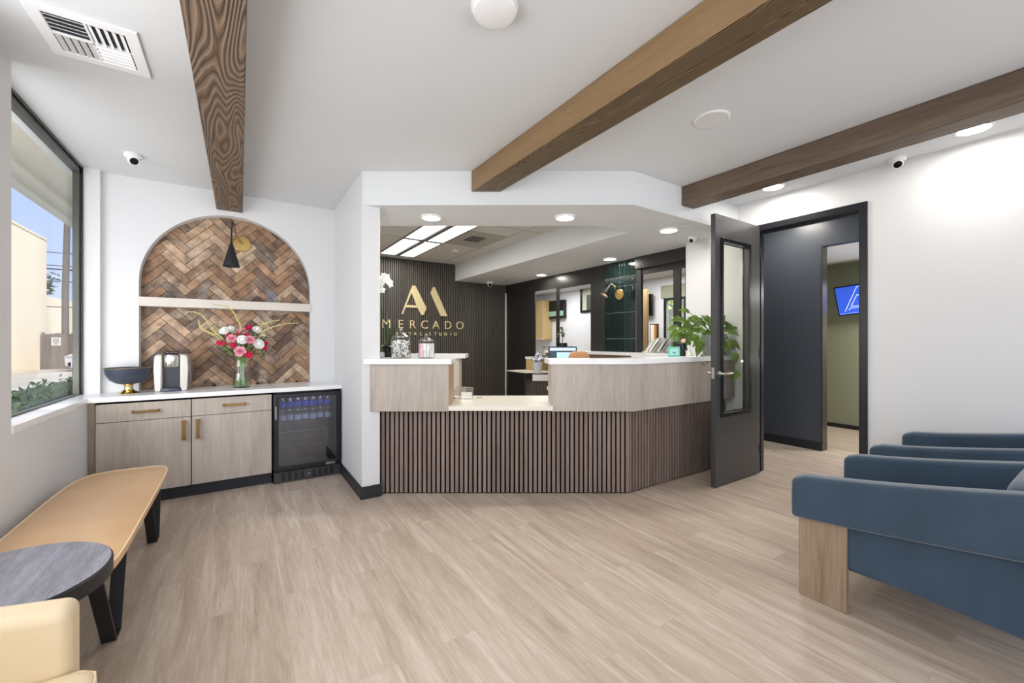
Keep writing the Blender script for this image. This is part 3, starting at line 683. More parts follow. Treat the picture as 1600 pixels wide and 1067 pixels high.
# parked car
t = thing('car', 'white car parked in front of the board fence outside', 'car', (-4.9, 29.4, -.15))
m = MB()
prof = [(-7.12, .12), (-7.14, .50), (-7.02, .68), (-6.55, .80), (-6.0, .86), (-5.3, 1.28), (-4.0, 1.32), (-3.2, .95), (-2.7, .92), (-2.62, .2), (-2.9, .02), (-6.9, .02)]
m.prism(prof, 28.7, 30.4, 'y'); m.build('body', M['carwhite'], t, bevel=.08, seg=3)
m = MB(); m.prism([(-5.95, .90), (-5.32, 1.24), (-4.02, 1.28), (-3.35, .95)], 28.68, 28.70, 'y'); m.build('side_window', M['cardark'], t)
m = MB(); m.box(-7.155, -7.10, 28.95, 30.15, .10, .34); m.box(-7.0, -6.9, 28.685, 28.70, .1, .3); m.build('grille', M['cardark'], t)
m = MB(); m.box(-7.13, -6.85, 28.69, 28.95, .50, .62); m.build('headlight', mat('headlight_glass', (200, 205, 210), .1), t, bevel=.02)
for x in (-6.45, -3.5):
    for y in (28.72, 30.2):
        m = MB(); m.cyl((x, y, .17), (x, y+.2, .17), .32, n=28); m.build('wheel', M['tyre'], t)
# greenery behind the far treatment-room window
t = thing('garden_tree', 'bright leafy tree seen through the far narrow window', 'tree', (8.2, 5.3, 0))
m = MB(); rr = random.Random(9)
for i in range(700):
    c = Vector((rr.uniform(7.5, 8.3), rr.uniform(4.3, 6.6), rr.uniform(.6, 2.7)))
    leafshape(m, c, Vector((rr.uniform(-1, 1), rr.uniform(-1, 1), rr.uniform(-1, 1))), Vector((-1, rr.uniform(-1, 1), rr.uniform(0, 1))), .16, .08, n=3)
m.build('foliage', mat('bright_leaf', (176, 206, 130), .6, var=.4, vscale=4), t, normals=False)
m = MB(); m.tube([(8.2, 5.3, 0), (8.15, 5.4, 1.2), (8.2, 5.3, 2.5)], [.09, .07, .04]); m.build('trunk', M['pole'], t)
light('garden_fill', 'AREA', (7.0, 5.3, 2.9), 60, (1, 1, .95), .7, 3, (0, -.3, 0))  # area lamp in place of daylight, the garden lies under the roof slab

# ================================================================== COFFEE CORNER
t = thing('base_cabinet', 'pale oak base cabinet with two drawers over two doors and brass pulls', 'cabinet', (-.35, 4.6, 0))
YF = 4.40
m = MB(); m.box(-.925, .245, YF+.022, 4.795, .105, .850); m.build('body', M['slat_gap'], t)
m = MB(); m.box(-.968, -.930, YF+.004, YF+.03, .0, .846); m.build('filler_strip', wood('shadow_oak_filler', (120, 106, 92), (150, 136, 120), scale=(7, 7, .7)), t)
m = MB(); m.box(-.968, .247, YF+.06, YF+.08, 0, .105); m.build('toe_kick', M['black_base'], t)
def pull(m, a, b, y):
    """flat bar pull between two points on the cabinet face"""
    if abs(a[0]-b[0]) > abs(a[1]-b[1]):
        m.box(a[0], b[0], y-.032, y-.022, a[1]-.009, a[1]+.009)
        for x in (a[0], b[0]): m.box(x-.008, x+.008, y-.032, y, a[1]-.011, a[1]+.011)
    else:
        m.box(a[0]-.011, a[0]+.011, y-.032, y-.020, a[1], b[1])
        for z in (a[1], b[1]): m.box(a[0]-.014, a[0]+.014, y-.034, y, z-.008, z+.008)
for x0, x1, hx0, hx1, hz in ((-.926, -.346, -.708, -.556, .762), (-.340, .244, -.118, .040, .766)):
    m = MB(); m.box(x0, x1, YF, YF+.02, .690, .832); d = m.build('drawer', M['oak'], t, bevel=.0015)
    m = MB(); pull(m, (hx0, hz), (hx1, hz), YF); m.build('handle', M['brass_dark'], d, bevel=.002)
for x0, x1, hx in ((-.926, -.346, -.392), (-.340, .244, -.298)):
    m = MB(); m.box(x0, x1, YF, YF+.02, .110, .686); d = m.build('door', M['oak'], t, bevel=.0015)
    m = MB(); pull(m, (hx, .508), (hx, .652), YF); m.build('handle', M['brass_dark'], d, bevel=.002)
m = MB(); m.prism([(-.968, 4.368), (.848, 4.368), (.848, 4.798), (-.968, 4.798)], .851, .889)
tag(m.build('countertop', M['quartz'], bevel=.003), 'white quartz worktop over the coffee cabinet and drinks fridge', 'worktop')
m = MB(); m.box(XC-RA+.004, XC+RA-.004, 4.799, 4.904, .851, .8895); struct('trim_9', m, M['quartz'])
# fridge
t = thing('drinks_fridge', 'black under-counter drinks fridge with a glass door', 'fridge', (.55, 4.6, 0))
fx0, fx1 = .256, .842
m = MB()
m.box(fx0, fx0+.025, YF+.02, 4.79, .0, .848); m.box(fx1-.025, fx1, YF+.02, 4.79, .0, .848); m.box(fx0, fx1, YF+.02, 4.79, .835, .848)
m.box(fx0, fx1, YF+.02, 4.79, .0, .125); m.box(fx0, fx1, 4.77, 4.79, .1, .84); m.build('cabinet_body', M['black'], t)
d = MB(); d.prism([(fx0+.004, .112), (fx1-.004, .112), (fx1-.004, .832), (fx0+.004, .832)], YF-.03, YF+.015, 'y', holes=[[(fx0+.042, .16), (fx1-.042, .16), (fx1-.042, .795), (fx0+.042, .795)]])
d = d.build('door', M['black'], t, bevel=.006)
m = MB(); m.box(fx0+.04, fx1-.04, YF-.018, YF-.012, .158, .797); m.build('glass', M['fridgeglass'], d)
m = MB(); m.box(fx0+.012, fx0+.026, YF-.038, YF-.03, .60, .72); m.build('handle', M['grey'], d)
m = MB(); m.box(.700, .785, YF-.034, YF-.029, .120, .142); m.build('badge', M['steel'], d)
m = MB(); bx = .708
for w_ in (.012, .006, .010, .012, .012, .010): m.box(bx, bx+w_*.6, YF-.036, YF-.0335, .125, .137); bx += w_+.002
m.build('badge_letters', M['pickdark'], d)
m = MB(); m.box(fx0+.004, fx1-.004, YF-.012, YF+.018, .004, .104)
m.build('kick_plate', mat('dark_kick_plate', (58, 60, 62), .4), t, bevel=.003)
for grp_ in ((0, 1, 2, 3), (5, 6, 7, 8)):
    m = MB()
    for k in grp_:
        x = .322+k*.052
        for q in range(8): m.box(x, x+.034, YF-.015, YF-.011, .018+q*.010, .023+q*.010)
    m.build('grille_slots', M['black'], t)
m = MB(); m.cyl((.555, YF-.016, .055), (.555, YF-.008, .055), .006, n=16); m.build('lock', M['steel'], t)
for z in (.665, .540, .40, .26):
    m = MB()
    for k in range(12): m.cyl((fx0+.03+k*.0475, 4.45, z), (fx0+.03+k*.0475, 4.75, z), .0018, n=6)
    m.cyl((fx0+.028, 4.45, z), (fx1-.028, 4.45, z), .003, n=6); m.cyl((fx0+.028, 4.75, z), (fx1-.028, 4.75, z), .003, n=6)
    m.build('wire_shelf', M['steel'], t)
light('fridge_lamp', 'AREA', (.55, 4.46, .828), 1.1, (.75, .85, 1), .4, .1)
def bottle(z, kind, lbl, grp):
    t = thing('water_bottle', lbl, 'bottle', (0, 0, 0), grp)
    h_ = .12
    m = MB(); m.lathe([(.026, 0), (.028, .005), (.028, .07), (.025, .085), (.013, .10), (.010, .112)], (0, 0, 0), 18); m.build('body', M['water'], t)
    m = MB(); m.lathe([(.0285, .02), (.0285, .070)], (0, 0, 0), 18, caps=False); m.build('label', M['label_blue'] if kind else M['label_white'], t)
    m = MB(); m.lathe([(.012, .108), (.012, .12), (.001, .1205)], (0, 0, 0), 14); m.build('cap', M['label_blue'] if kind else M['white'], t)
    return t
for z, kind, nm in ((.668, 1, 'upper'), (.543, 0, 'lower')):
    L_ = 'blue-capped water bottle with a blue label on the upper fridge shelf' if kind else 'white-capped water bottle with a pale label on the lower fridge shelf'
    first = bottle(z, kind, L_, 'water bottles on the %s fridge shelf' % nm)
    for k in range(7):
        o = first if k == 0 else dup(first, (0, 0, 0))
        o['label'] = ('%s '+('blue-labelled water bottle on the upper fridge shelf' if kind else 'pale-labelled water bottle on the lower fridge shelf')) % ['leftmost', 'second from left', 'third from left', 'middle', 'third from right', 'second from right', 'rightmost'][k]
        o.location = (.335+k*.068, 4.50+.02*(k % 2), z)
# arch shelf things
for px0, px1, py, w_, nm in ((308, 324, 470, .075, 'left'), (415, 433, 472, .085, 'right')):
    a = at_y((px0+px1)/2, py, 4.83)
    t = thing('acrylic_sign_holder', 'small clear acrylic stand on the %s part of the arch shelf' % nm, 'stand', (a.x, 4.83, 1.713))
    m = MB(); m.box(a.x-w_/2, a.x+w_/2, 4.815, 4.818, 1.714, 1.715+.115); m.build('panel', M['acrylic'], t)
    m = MB(); m.box(a.x-w_/2, a.x+w_/2, 4.80, 4.85, 1.7135, 1.7165); m.build('base', M['acrylic'], t)
# wall lamp in the arch
def sconce(lbl, name_, plate_c, nrm, elbow, top, tip_dir, L_, r_, lit):
    t = thing('wall_lamp', lbl, 'wall lamp', plate_c)
    plate_c = Vector(plate_c); nrm = Vector(nrm); q = nrm.to_track_quat('Z', 'Y').to_matrix().to_4x4()
    m = MB(); m.lathe([(.075, 0), (.075, .010), (.070, .014), (.001, .015)], (0, 0, 0), 40, Matrix.Translation(plate_c) @ q); m.build('wall_plate', M['gold'], t)
    m = MB(); m.tube([plate_c+nrm*.01, plate_c+nrm*.05, Vector(elbow)], .006, 10); m.tube([Vector(elbow), Vector(top)], .0055, 10)
    m.ball(elbow, .011); m.build('arm', M['gold'], t)
    top = Vector(top); dv = Vector(tip_dir).normalized(); q = (-dv).to_track_quat('Z', 'Y').to_matrix().to_4x4()
    T = Matrix.Translation(top) @ q
    m = MB(); m.lathe([(r_, -L_), (r_*1.0, -L_+.003), (.006, -.004), (.004, 0), (.001, .002)], (0, 0, 0), 40, T, caps=False)
    m.lathe([(r_-.003, -L_), (.008, -.01)], (0, 0, 0), 40, T, caps=False); m.build('lamp_shade', M['blackmat'], t)
    m = MB(); m.ball(top+dv*(L_*.72), .022); m.build('bulb', emit('warm_bulb', (255, 214, 150), 14 if lit else .01) if lit else M['white'], t)
    return t
lamp = sconce('black cone wall lamp with brass plate inside the brick arch', 'a', (.018, 4.905, 2.287), (0, -1, 0), (-.02, 4.79, 2.33), (-.068, 4.70, 2.27), (0, 0, -1), .245, .068, False)
m = MB(); e0 = Vector((-.068, 4.70, 2.268)); m.tube([e0, e0+Vector((.006, .01, .19))], [.0075, .0055], 12); m.tube([e0+Vector((.006, .01, .185)), Vector((-.045, 4.76, 2.43)), Vector((-.03, 4.80, 2.33))], .004, 8)
m.build('counterweight', M['blackmat'], lamp)
# bowl
c = (-.775, 4.625, .889)
t = thing('footed_bowl', 'wide dark blue-grey bowl on a gold foot at the left of the worktop', 'bowl', c)
m = MB(); m.lathe([(.025, .075), (.075, .085), (.118, .115), (.145, .165), (.153, .213), (.149, .213), (.140, .166), (.114, .122), (.07, .094), (.001, .086)], c, 48); m.build('bowl', M['navy'], t)
m = MB(); m.lathe([(.149, .211), (.1535, .212), (.154, .214), (.149, .215)], c, 48, caps=False); m.build('rim', M['gold'], t)
m = MB(); m.lathe([(.072, 0), (.074, .004), (.055, .012), (.032, .03), (.026, .05), (.032, .072), (.05, .082)], c, 40); m.build('foot', mat('polished_gold', (222, 202, 140), .12, metal=1), t)
# coffee maker
c = Vector((-.498, 4.60, .889))
t = thing('coffee_maker', 'champagne single-serve coffee maker with a black centre and drip tray', 'coffee maker', c)
def P(*a): return [(c.x+x, c.z+z) for x, z in a]
for s in (-1, 1):
    m = MB(); m.prism(P(*[(s*x, z) for x, z in ((.060, .0), (.108, .0), (.118, .20), (.112, .30), (.10, .318), (.060, .322))]), c.y-.0, c.y+.24, 'y'); m.build('side_housing', M['champagne'], t, bevel=.012, seg=3)
m = MB(); m.box(c.x-.06, c.x+.06, c.y+.07, c.y+.235, c.z, c.z+.30); m.build('core', mat('slate_black_plastic', (52, 56, 66), .3), t)
m = MB(); m.lathe([(.054, .208), (.058, .215), (.060, .30), (.056, .318)], (c.x, c.y+.045, c.z), 36); m.box(c.x-.058, c.x+.058, c.y+.05, c.y+.18, c.z+.255, c.z+.325); m.build('brew_head', M['steel'], t, bevel=.003)
m = MB(); m.cbox((c.x, c.y+.055, c.z+.331), (.098, .13, .014), R=Matrix.Rotation(.16, 4, 'X')); d = m.build('control_panel', M['black'], t, bevel=.005)
m = MB()
for k in range(3): m.lathe([(.011, 0), (.009, .004), (.001, .005)], (c.x-.028+k*.028, c.y+.045, c.z+.335), 14)
m.build('buttons', M['steel'], d)
m = MB(); m.lathe([(.098, 0), (.104, .006), (.104, .026), (.096, .032), (.001, .030)], (0, 0, 0), 40, Matrix.Translation((c.x, c.y+.055, c.z)) @ Matrix.Diagonal((1, .72, 1, 1))); m.build('drip_tray', M['navy'], t)
m = MB(); m.box(c.x+.116, c.x+.135, c.y+.08, c.y+.23, c.z+.01, c.z+.26); m.build('water_tank', M['acrylic'], t, bevel=.006)
# vase and flowers
vc = Vector((.016, 4.655, .889))
t = thing('glass_vase', 'clear glass vase with water and green stems on the worktop', 'vase', vc)
m = MB(); m.lathe([(.001, .004), (.066, .004), (.070, .02), (.070, .09), (.064, .17), (.058, .24), (.066, .285), (.069, .287), (.062, .24), (.068, .17), (.0745, .09), (.0745, .006), (.070, 0), (.001, 0)], vc, 40, caps=False); m.build('glass', M['vase'], t)
m = MB(); m.lathe([(.001, .006), (.067, .006), (.067, .09), (.064, .135), (.001, .135)], vc, 32); m.build('water', glass('vase_water', (.97, .99, .97), .02), t)
VY = 4.65
def petal_ring(m, c, ax, n, r, h, w, open_, rr):
    ax = ax.normalized(); u = ax.orthogonal().normalized(); v = ax.cross(u)
    for k in range(n):
        a = 2*PI*(k+rr.uniform(-.2, .2))/n; o = u*math.cos(a)+v*math.sin(a); s = ax.cross(o)
        rows = []
        for i in range(4):
            q = i/3; ww = w*(.35+.65*math.sin(PI*.5*min(1, q*1.3)))*(1-.35*(q > .9))
            rad = r*(.25+open_*q**1.3); zz = h*(q-.25*open_*q**3)
            base = c+o*rad+ax*zz
            rows.append([base-s*ww*.5-o*.12*ww, base, base+s*ww*.5-o*.12*ww])
        m.sheet(rows)
def flower(kind, px, py, y, size, lbl, grp, rr):
    p = at_y(px, py, y)
    names = {'rose': 'pink_rose', 'white': 'white_carnation', 'mag': 'magenta_carnation'}
    cat = 'flower'; mt = {'rose': 'pink', 'white': 'whitepetal', 'mag': 'magenta'}[kind]
    t = thing(names[kind], lbl, cat, p, grp)
    ax = (Vector((0, -.75, .35))+Vector(((px-378)/90, 0, (535-py)/60))).normalized()
    m = MB()
    if kind == 'rose':
        for n_, r, h_, w_, op in ((3, .16, 1.0, .5, .5), (4, .3, 1.0, .62, .85), (5, .45, .95, .8, 1.15), (6, .55, .8, .95, 1.6)): petal_ring(m, p-ax*size*.35, ax, n_, r*size, h_*size, w_*size, op, rr)
        m.ball(p, size*.22, 2)
    else:
        for n_, r, h_, w_, op in ((7, .2, 1.1, .3, .5), (10, .3, 1.08, .32, .8), (13, .4, .98, .34, 1.15), (15, .48, .8, .36, 1.5), (16, .5, .55, .38, 1.75), (14, .5, .25, .4, 1.8)): petal_ring(m, p-ax*size*.35, ax, n_, r*size, h_*size, w_*size, op, rr)
        m.ball(p+ax*size*.15, size*.42, 2)
    m.build('bloom', M[mt], t, normals=False)
    m = MB(); nk = vc+Vector((rr.uniform(-.045, .045), rr.uniform(-.04, .04), .27)); bt = vc+Vector((-(nk.x-vc.x)*1.0+rr.uniform(-.02, .02), rr.uniform(-.04, .04), .015))
    m.tube([p-ax*size*.3, p-ax*size*.6+Vector((0, .01, -.03)), nk, (nk+bt)/2, bt], .0032, 6); m.build('stem', M['stem'], t)
    return t
FL = [('white', 350, 516, 4.64, .036, 'white carnation at the far left of the bouquet'), ('white', 360, 513, 4.66, .030, 'white carnation second from the left at the top of the bouquet'),
      ('rose', 378.5, 517, 4.66, .034, 'pink rose at the top centre of the bouquet'), ('mag', 389, 511, 4.68, .028, 'magenta carnation at the very top of the bouquet'),
      ('white', 402, 514, 4.66, .036, 'white carnation at the upper right of the bouquet'), ('rose', 362, 529, 4.60, .036, 'pink rose on the left side of the bouquet'),
      ('white', 378.5, 530, 4.58, .040, 'big white carnation at the centre of the bouquet'), ('rose', 390.5, 531, 4.58, .038, 'pink rose just right of the central white carnation'),
      ('white', 405, 537, 4.60, .042, 'big white carnation low on the right of the bouquet'), ('rose', 375, 549, 4.56, .042, 'pink rose hanging over the vase rim, lowest of the roses'),
      ('mag', 389, 554, 4.57, .030, 'coral magenta carnation beside the lowest rose at the vase rim'), ('mag', 342, 535, 4.64, .022, 'small magenta carnation at the far left edge of the bouquet'),
      ('mag', 350, 537, 4.63, .018, 'tiny magenta bloom second from the left edge of the bouquet'), ('mag', 364, 539, 4.60, .024, 'magenta carnation below the left pink rose'),
      ('mag', 373, 522, 4.64, .020, 'small magenta carnation under the top pink rose'), ('mag', 386, 523.5, 4.63, .024, 'magenta carnation between the central white bloom and the top'),
      ('mag', 414, 543, 4.64, .024, 'magenta carnation at the lower right edge of the bouquet'), ('mag', 416, 536, 4.65, .018, 'small magenta bloom highest on the right edge of the bouquet'),
      ('white', 411, 525, 4.66, .022, 'small white carnation at the right edge of the bouquet'), ('mag', 357, 524, 4.63, .018, 'small magenta bloom above the left pink rose')]
rr = random.Random(21)
for k_, px, py, y, sz, lb in FL: flower(k_, px, py, y, sz*1.18, lb, 'flowers of the bouquet', rr)
t = thing('bouquet_greenery', 'green leaves filling the bouquet between the flowers', 'foliage', vc+Vector((0, 0, .28))); tag(t, kind='stuff')
m = MB()
for k in range(110):
    px, py = rr.uniform(350, 412), rr.uniform(520, 556); p = at_y(px, py, rr.uniform(4.62, 4.70))
    leafshape(m, p, Vector(((px-378)/40+rr.uniform(-.6, .6), rr.uniform(-.6, .3), rr.uniform(-.4, 1))), Vector((0, -1, .4)), rr.uniform(.03, .055), .014, n=3)
m.build('leaves', M['leafdark'], t, normals=False)
GL = [([(375, 556), (352, 531), (340, 523), (326, 505), (315, 492), (301, 487), (290, 488.5)], 'long yellow-green spike arching to the far left of the bouquet'),
      ([(374, 556), (343, 530), (336, 524), (324, 518), (314, 512), (311, 505), (310, 500)], 'short curled spike below the longest left one in the bouquet'),
      ([(377, 556), (375.6, 511), (370, 497), (363, 485), (352, 478), (333, 475.5)], 'yellow-green spike rising past the arch shelf and bending left'),
      ([(379, 556), (406, 512), (415, 505), (427.5, 501.5), (437, 500)], 'upper of the two green spikes arching right from the bouquet'),
      ([(380, 556), (406, 526), (413.5, 516), (429, 510), (446, 506), (467, 504.5)], 'longest spike arching right from the bouquet')]
for pts, lb in GL:
    P3 = [at_y(a, b, 4.66-.012*i) for i, (a, b) in enumerate(pts)]
    t = thing('gladiolus_spike', lb, 'flower spike', P3[0], 'arching spikes in the bouquet')
    dense = []
    for i in range(len(P3)-1):
        for q in range(4):
            u = q/4; p0 = P3[max(i-1, 0)]; p1 = P3[i]; p2 = P3[i+1]; p3 = P3[min(i+2, len(P3)-1)]
            dense.append(.5*((2*p1)+(p2-p0)*u+(2*p0-5*p1+4*p2-p3)*u*u+(3*p1-p0-3*p2+p3)*u**3))
    dense.append(P3[-1]); n_ = len(dense)
    m = MB(); m.tube(dense, [.0042*(1-.75*i/n_)+.001 for i in range(n_)], 7); m.build('stem', M['paleleaf'], t)
    m = MB()
    for i in range(int(n_*.3), n_-1):
        d = dense[i+1]-dense[i]; sd = Vector((0, 0, 1)) if i % 2 else Vector((0, -.4, -1))
        leafshape(m, dense[i], d.normalized()+sd*.35, Vector((0, -1, .2)), .035*(1.25-i/n_), .012, n=3)
    m.build('buds', M['paleleaf'], t, normals=False)

# ================================================================== RECEPTION DESK
t = thing('reception_desk', 'angled reception desk with brown slatted base and pale oak upper panels', 'reception desk', (2.2, 3.1, 0))
def slats(m, a, b, z0, z1, pitch=.040, w=.026, d=.022, start=0):
    a = Vector((*a, 0)); b = Vector((*b, 0)); u = (b-a).normalized(); n = Vector((u.y, -u.x, 0)); L_ = (b-a).length; s = start
    while s+w <= L_+.001:
        p = a+u*s; q = a+u*(s+w)
        m.prism([(p.x, p.y), (q.x, q.y), (q.x-n.x*d, q.y-n.y*d), (p.x-n.x*d, p.y-n.y*d)], z0, z1); s += pitch
A0 = (1.02, 3.612); A1 = (2.820, 2.432); A2 = (4.352, 2.432)
m = MB(); slats(m, A0, A1, .012, .732, start=.004); slats(m, (A1[0]+.006, A1[1]), A2, .012, .732); m.build('slatted_panel', M['slat'], t, smooth=False)
m = MB(); m.prism([(1.02, 3.634), (2.826, 2.451), (4.352, 2.451), (4.352, 2.47), (2.832, 2.47), (1.02, 3.657)], .0, .732); m.build('slat_backing', M['slat_gap'], t)
pf = cr2(-1.198, 3.48)
L0 = (1.004, 3.561)
m = MB(); m.prism([cr2(-1.20, 3.485), cr2(-.534, 3.48), cr2(-.534, 3.77), cr2(-1.235, 3.77), (1.006, 3.64), (1.006, 3.561), (pf[0], 3.561)], .730, 1.126); m.build('oak_panel', M['oak'], t, bevel=.002)
m = MB(); m.prism([cr2(.330, 3.48), (2.771, 2.342), (4.352, 2.342), (4.352, 2.60), (2.85, 2.60), cr2(.330, 3.77)], .730, 1.126); m.build('oak_panel', M['oak'], t, bevel=.002)
m = MB(); m.prism([cr2(-.5335, 3.484), cr2(-.5315, 3.484), cr2(-.5315, 3.77), cr2(-.5335, 3.77)], .778, 1.126); m.build('end_panel', M['oakedge'], t)
m = MB(); m.prism([cr2(-.57, 3.772), cr2(-.534, 3.772), cr2(-.534, 4.10), cr2(-.57, 4.10)], .885, 1.126); m.build('inner_gable', M['shelf'], t)
m = MB(); m.prism([cr2(-1.19, 4.08), cr2(.9, 4.08), cr2(.9, 4.11), cr2(-1.19, 4.11)], .02, .73); m.build('knee_panel', M['shelf'], t)
m = MB(); m.prism([cr2(-1.208, 3.45), cr2(-.508, 3.45), cr2(-.508, 3.74), cr2(-1.258, 3.735), (1.003, 3.563), (.862, 3.563)], 1.128, 1.172)
tag(m.build('transaction_counter', M['quartz'], bevel=.003), 'short white counter top left of the desk, with the candy jars on it', 'counter top')
m = MB(); m.prism([cr2(.310, 3.45), (2.747, 2.322), (4.354, 2.322), (4.354, 2.61), (2.836, 2.61), cr2(.292, 3.74)], 1.128, 1.172)
tag(m.build('transaction_counter', M['quartz'], bevel=.003), 'long angled white counter top right of the desk, under the trailing plant', 'counter top')
m = MB(); m.prism([cr2(-.532, 3.45), cr2(.345, 3.45), cr2(.345, 3.79), cr2(.95, 3.79), cr2(.95, 4.14), cr2(-1.20, 4.14), cr2(-1.2, 3.79), cr2(-.532, 3.79)], .740, .7785)
tag(m.build('desk_worktop', M['quartz_warm'], bevel=.003), 'low cream worktop in the gap between the two raised desk parts', 'worktop')
# side counter behind on the left
t = thing('side_counter', 'white counter end behind the candy jars, in front of the slatted wall', 'counter', (*cr2(-.8, 4.85), 0))
m = MB(); m.prism([cr2(-1.45, 4.70), cr2(-.53, 4.70), cr2(-.53, 5.05), cr2(-1.45, 5.05)], 1.128, 1.174); m.build('top', M['quartz'], t, bevel=.003)
m = MB(); m.prism([cr2(-1.35, 4.76), cr2(-.61, 4.76), cr2(-.61, 5.0), cr2(-1.35, 5.0)], .0, 1.128); m.build('base_panel', M['shelf'], t)
# return and ledge along the black wall
t = thing('wall_ledge', 'white ledge along the black wall below the openings', 'ledge', (4.3, 4.2, 1.1))
m = MB(); m.box(4.25, 4.60, 3.49, 5.47, 1.134, 1.172); m.build('top', M['quartz'], t, bevel=.002)
m = MB(); m.box(4.27, 4.50, 3.50, 5.45, 1.075, 1.134); m.build('apron', mat('brown_apron', (112, 92, 78), .5), t)
m = MB(); m.box(4.40, 4.515, 3.50, 5.45, .0, 1.075); m.build('base_panel', M['blackwall'], t)
t = thing('counter_return', 'white return of the counter under the brochure rack', 'counter', (4.2, 3.0, 0))
m = MB(); m.prism([(4.02, 2.612), (4.354, 2.612), (4.354, 2.925), (4.515, 2.925), (4.515, 3.488), (4.08, 3.488)], 1.110, 1.172); m.build('top', M['quartz'], t, bevel=.002)
m = MB(); m.prism([(4.10, 2.62), (4.35, 2.62), (4.35, 2.93), (4.5, 2.93), (4.5, 3.47), (4.12, 3.47)], 0, 1.110); m.build('base_panel', M['oak'], t)

# logo on the slatted wall
LY = 7.088
def at_l(px, py): p = at_y(px, py, LY-.02); return (p.x, p.z)
s_ = 9.412
def q_(a, b): p = at_y(570+a/s_, 430+b/s_, LY-.02); return (p.x, p.z)
t = thing('wall_sign', 'gold monogram, clinic name and small subtitle lettering on the dark slatted wall', 'sign', (2.8, LY, 1.4))
ZB, ZT = 1.795, 2.312
m = MB(); m.prism([(2.350, ZB), (2.548, ZT), (2.603, ZT), (2.810, 1.926), (2.758, ZB), (2.712, ZB), (2.640, 1.920), (2.424, 1.920), (2.376, ZB)], LY-.022, LY+.005, 'y', holes=[[(2.440, 1.962), (2.533, 2.182), (2.622, 1.962)]])
m.build('monogram_letter', M['goldsign'], t)
m = MB(); m.prism([(2.938, ZT), (2.972, ZT), (3.222, 1.790), (3.085, 1.790), (2.890, 2.200)], LY-.022, LY+.005, 'y'); m.build('monogram_stroke', M['goldsign'], t)
def text(ch, x, z, hgt, name, parent, bold=0):
    cu = bpy.data.curves.new('letter', 'FONT'); cu.body = ch; cu.align_x = 'CENTER'; cu.size = hgt/.69; cu.extrude = .010; cu.offset = bold
    o = bpy.data.objects.new('letter_tmp', cu); C.objects.link(o)
    dg = bpy.context.evaluated_depsgraph_get(); me = bpy.data.meshes.new_from_object(o.evaluated_get(dg)); bpy.data.objects.remove(o)
    me.transform(Matrix.Rotation(PI/2, 4, 'X')); 
    w = 0
    o = bpy.data.objects.new(name, me); C.objects.link(o); me.materials.clear(); me.materials.append(M['goldsign'])
    o.parent = parent; off = OFF[parent.name]; o.location = Vector((x, LY-.012, z))-off
    return o
def word(w, px0, px1, zb, hgt, bold):
    xa = at_y(px0, 500, LY-.02).x; xb = at_y(px1, 500, LY-.02).x
    n = len(w)
    for i, ch in enumerate(w):
        if ch == ' ': continue
        text(ch, xa+(xb-xa)*i/(n-1), zb, hgt, 'letter', t, bold)
for ch, u in zip('MERCADO', (317, 530, 703, 880, 1048, 1225, 1400)):
    text(ch, q_(u, 700)[0], 1.552, .146, 'letter', t, -.001)
for ch, u in zip('DENTALSTUDIO', (397, 478, 590, 665, 742, 830, 960, 1040, 1115, 1190, 1266, 1335)):
    text(ch, q_(u, 860)[0], 1.430, .054, 'letter', t, .0012)

# things on the desk
def jar(px, py, r, h_, lbl, kind):
    p = at_z(px, py, 1.172); p = p+FW*r
    t = thing('candy_jar', lbl, 'jar', p)
    k = h_
    m = MB(); m.lathe([(.001, .004), (r*.93, .004), (r*.98, .012), (r*.98, k*.58), (r*.9, k*.68), (r*.86, k*.70), (r*.90, k*.70), (r*.94, k*.68), (r*1.02, k*.58), (r*1.02, .010), (r*.95, 0), (.001, 0)], p, 40, caps=False); m.build('body', M['jar'], t)
    m = MB(); m.lathe([(r*.95, k*.70), (r*.95, k*.735), (r*.6, k*.80), (r*.2, k*.86), (r*.14, k*.88), (r*.24, k*.93), (r*.22, k*.98), (.001, k)], p, 40); m.build('lid', M['jarlid'], t)
    m = MB(); rr = random.Random(int(px)); mm = [M['whitepetal'], M['pickdark']] if kind == 'picks' else [M['whitepetal'], M['candy_pink']]
    if kind == 'picks':
        for i in range(420):
            a = rr.uniform(0, 2*PI); R_ = r*.86*math.sqrt(rr.random()); c = p+Vector((R_*math.cos(a), R_*math.sin(a), rr.uniform(.012, k*.6)))
            d = Vector((rr.uniform(-1, 1), rr.uniform(-1, 1), rr.uniform(-1, 1))).normalized()*.014
            e = c+d; 
            if (Vector((e.x, e.y, 0))-Vector((p.x, p.y, 0))).length > r*.92: e = c-d*.3
            nf = len(m.bm.faces); m.tube([c-d*.3, e], .0042, 6); m.bm.faces.ensure_lookup_table()
            if rr.random() < .25:
                for f in m.bm.faces[nf:]: f.material_index = 1
    else:
        for i in range(150):
            a = rr.uniform(0, 2*PI); R_ = r*.88*math.sqrt(rr.random()); c = p+Vector((R_*math.cos(a), R_*math.sin(a), .01))
            nf = len(m.bm.faces); m.tube([c, c+Vector((rr.uniform(-.003, .003), rr.uniform(-.003, .003), k*.55))], .0042, 6); m.bm.faces.ensure_lookup_table()
            if c.dot(RT) < p.dot(RT)-.01:
                for f in m.bm.faces[nf:]: f.material_index = 1
    o = m.build('jar_filling', mm, loc=p)
    tag(o, 'white and charcoal picks filling the big glass jar' if kind == 'picks' else 'pink and white sticks standing in the smaller glass jar', 'filling', kind='stuff')
jar(622.5, 560, .086, .262, 'big clear glass jar of white and charcoal picks', 'picks')
jar(663.5, 560, .073, .218, 'smaller clear glass jar of pink and white sticks', 'sticks')
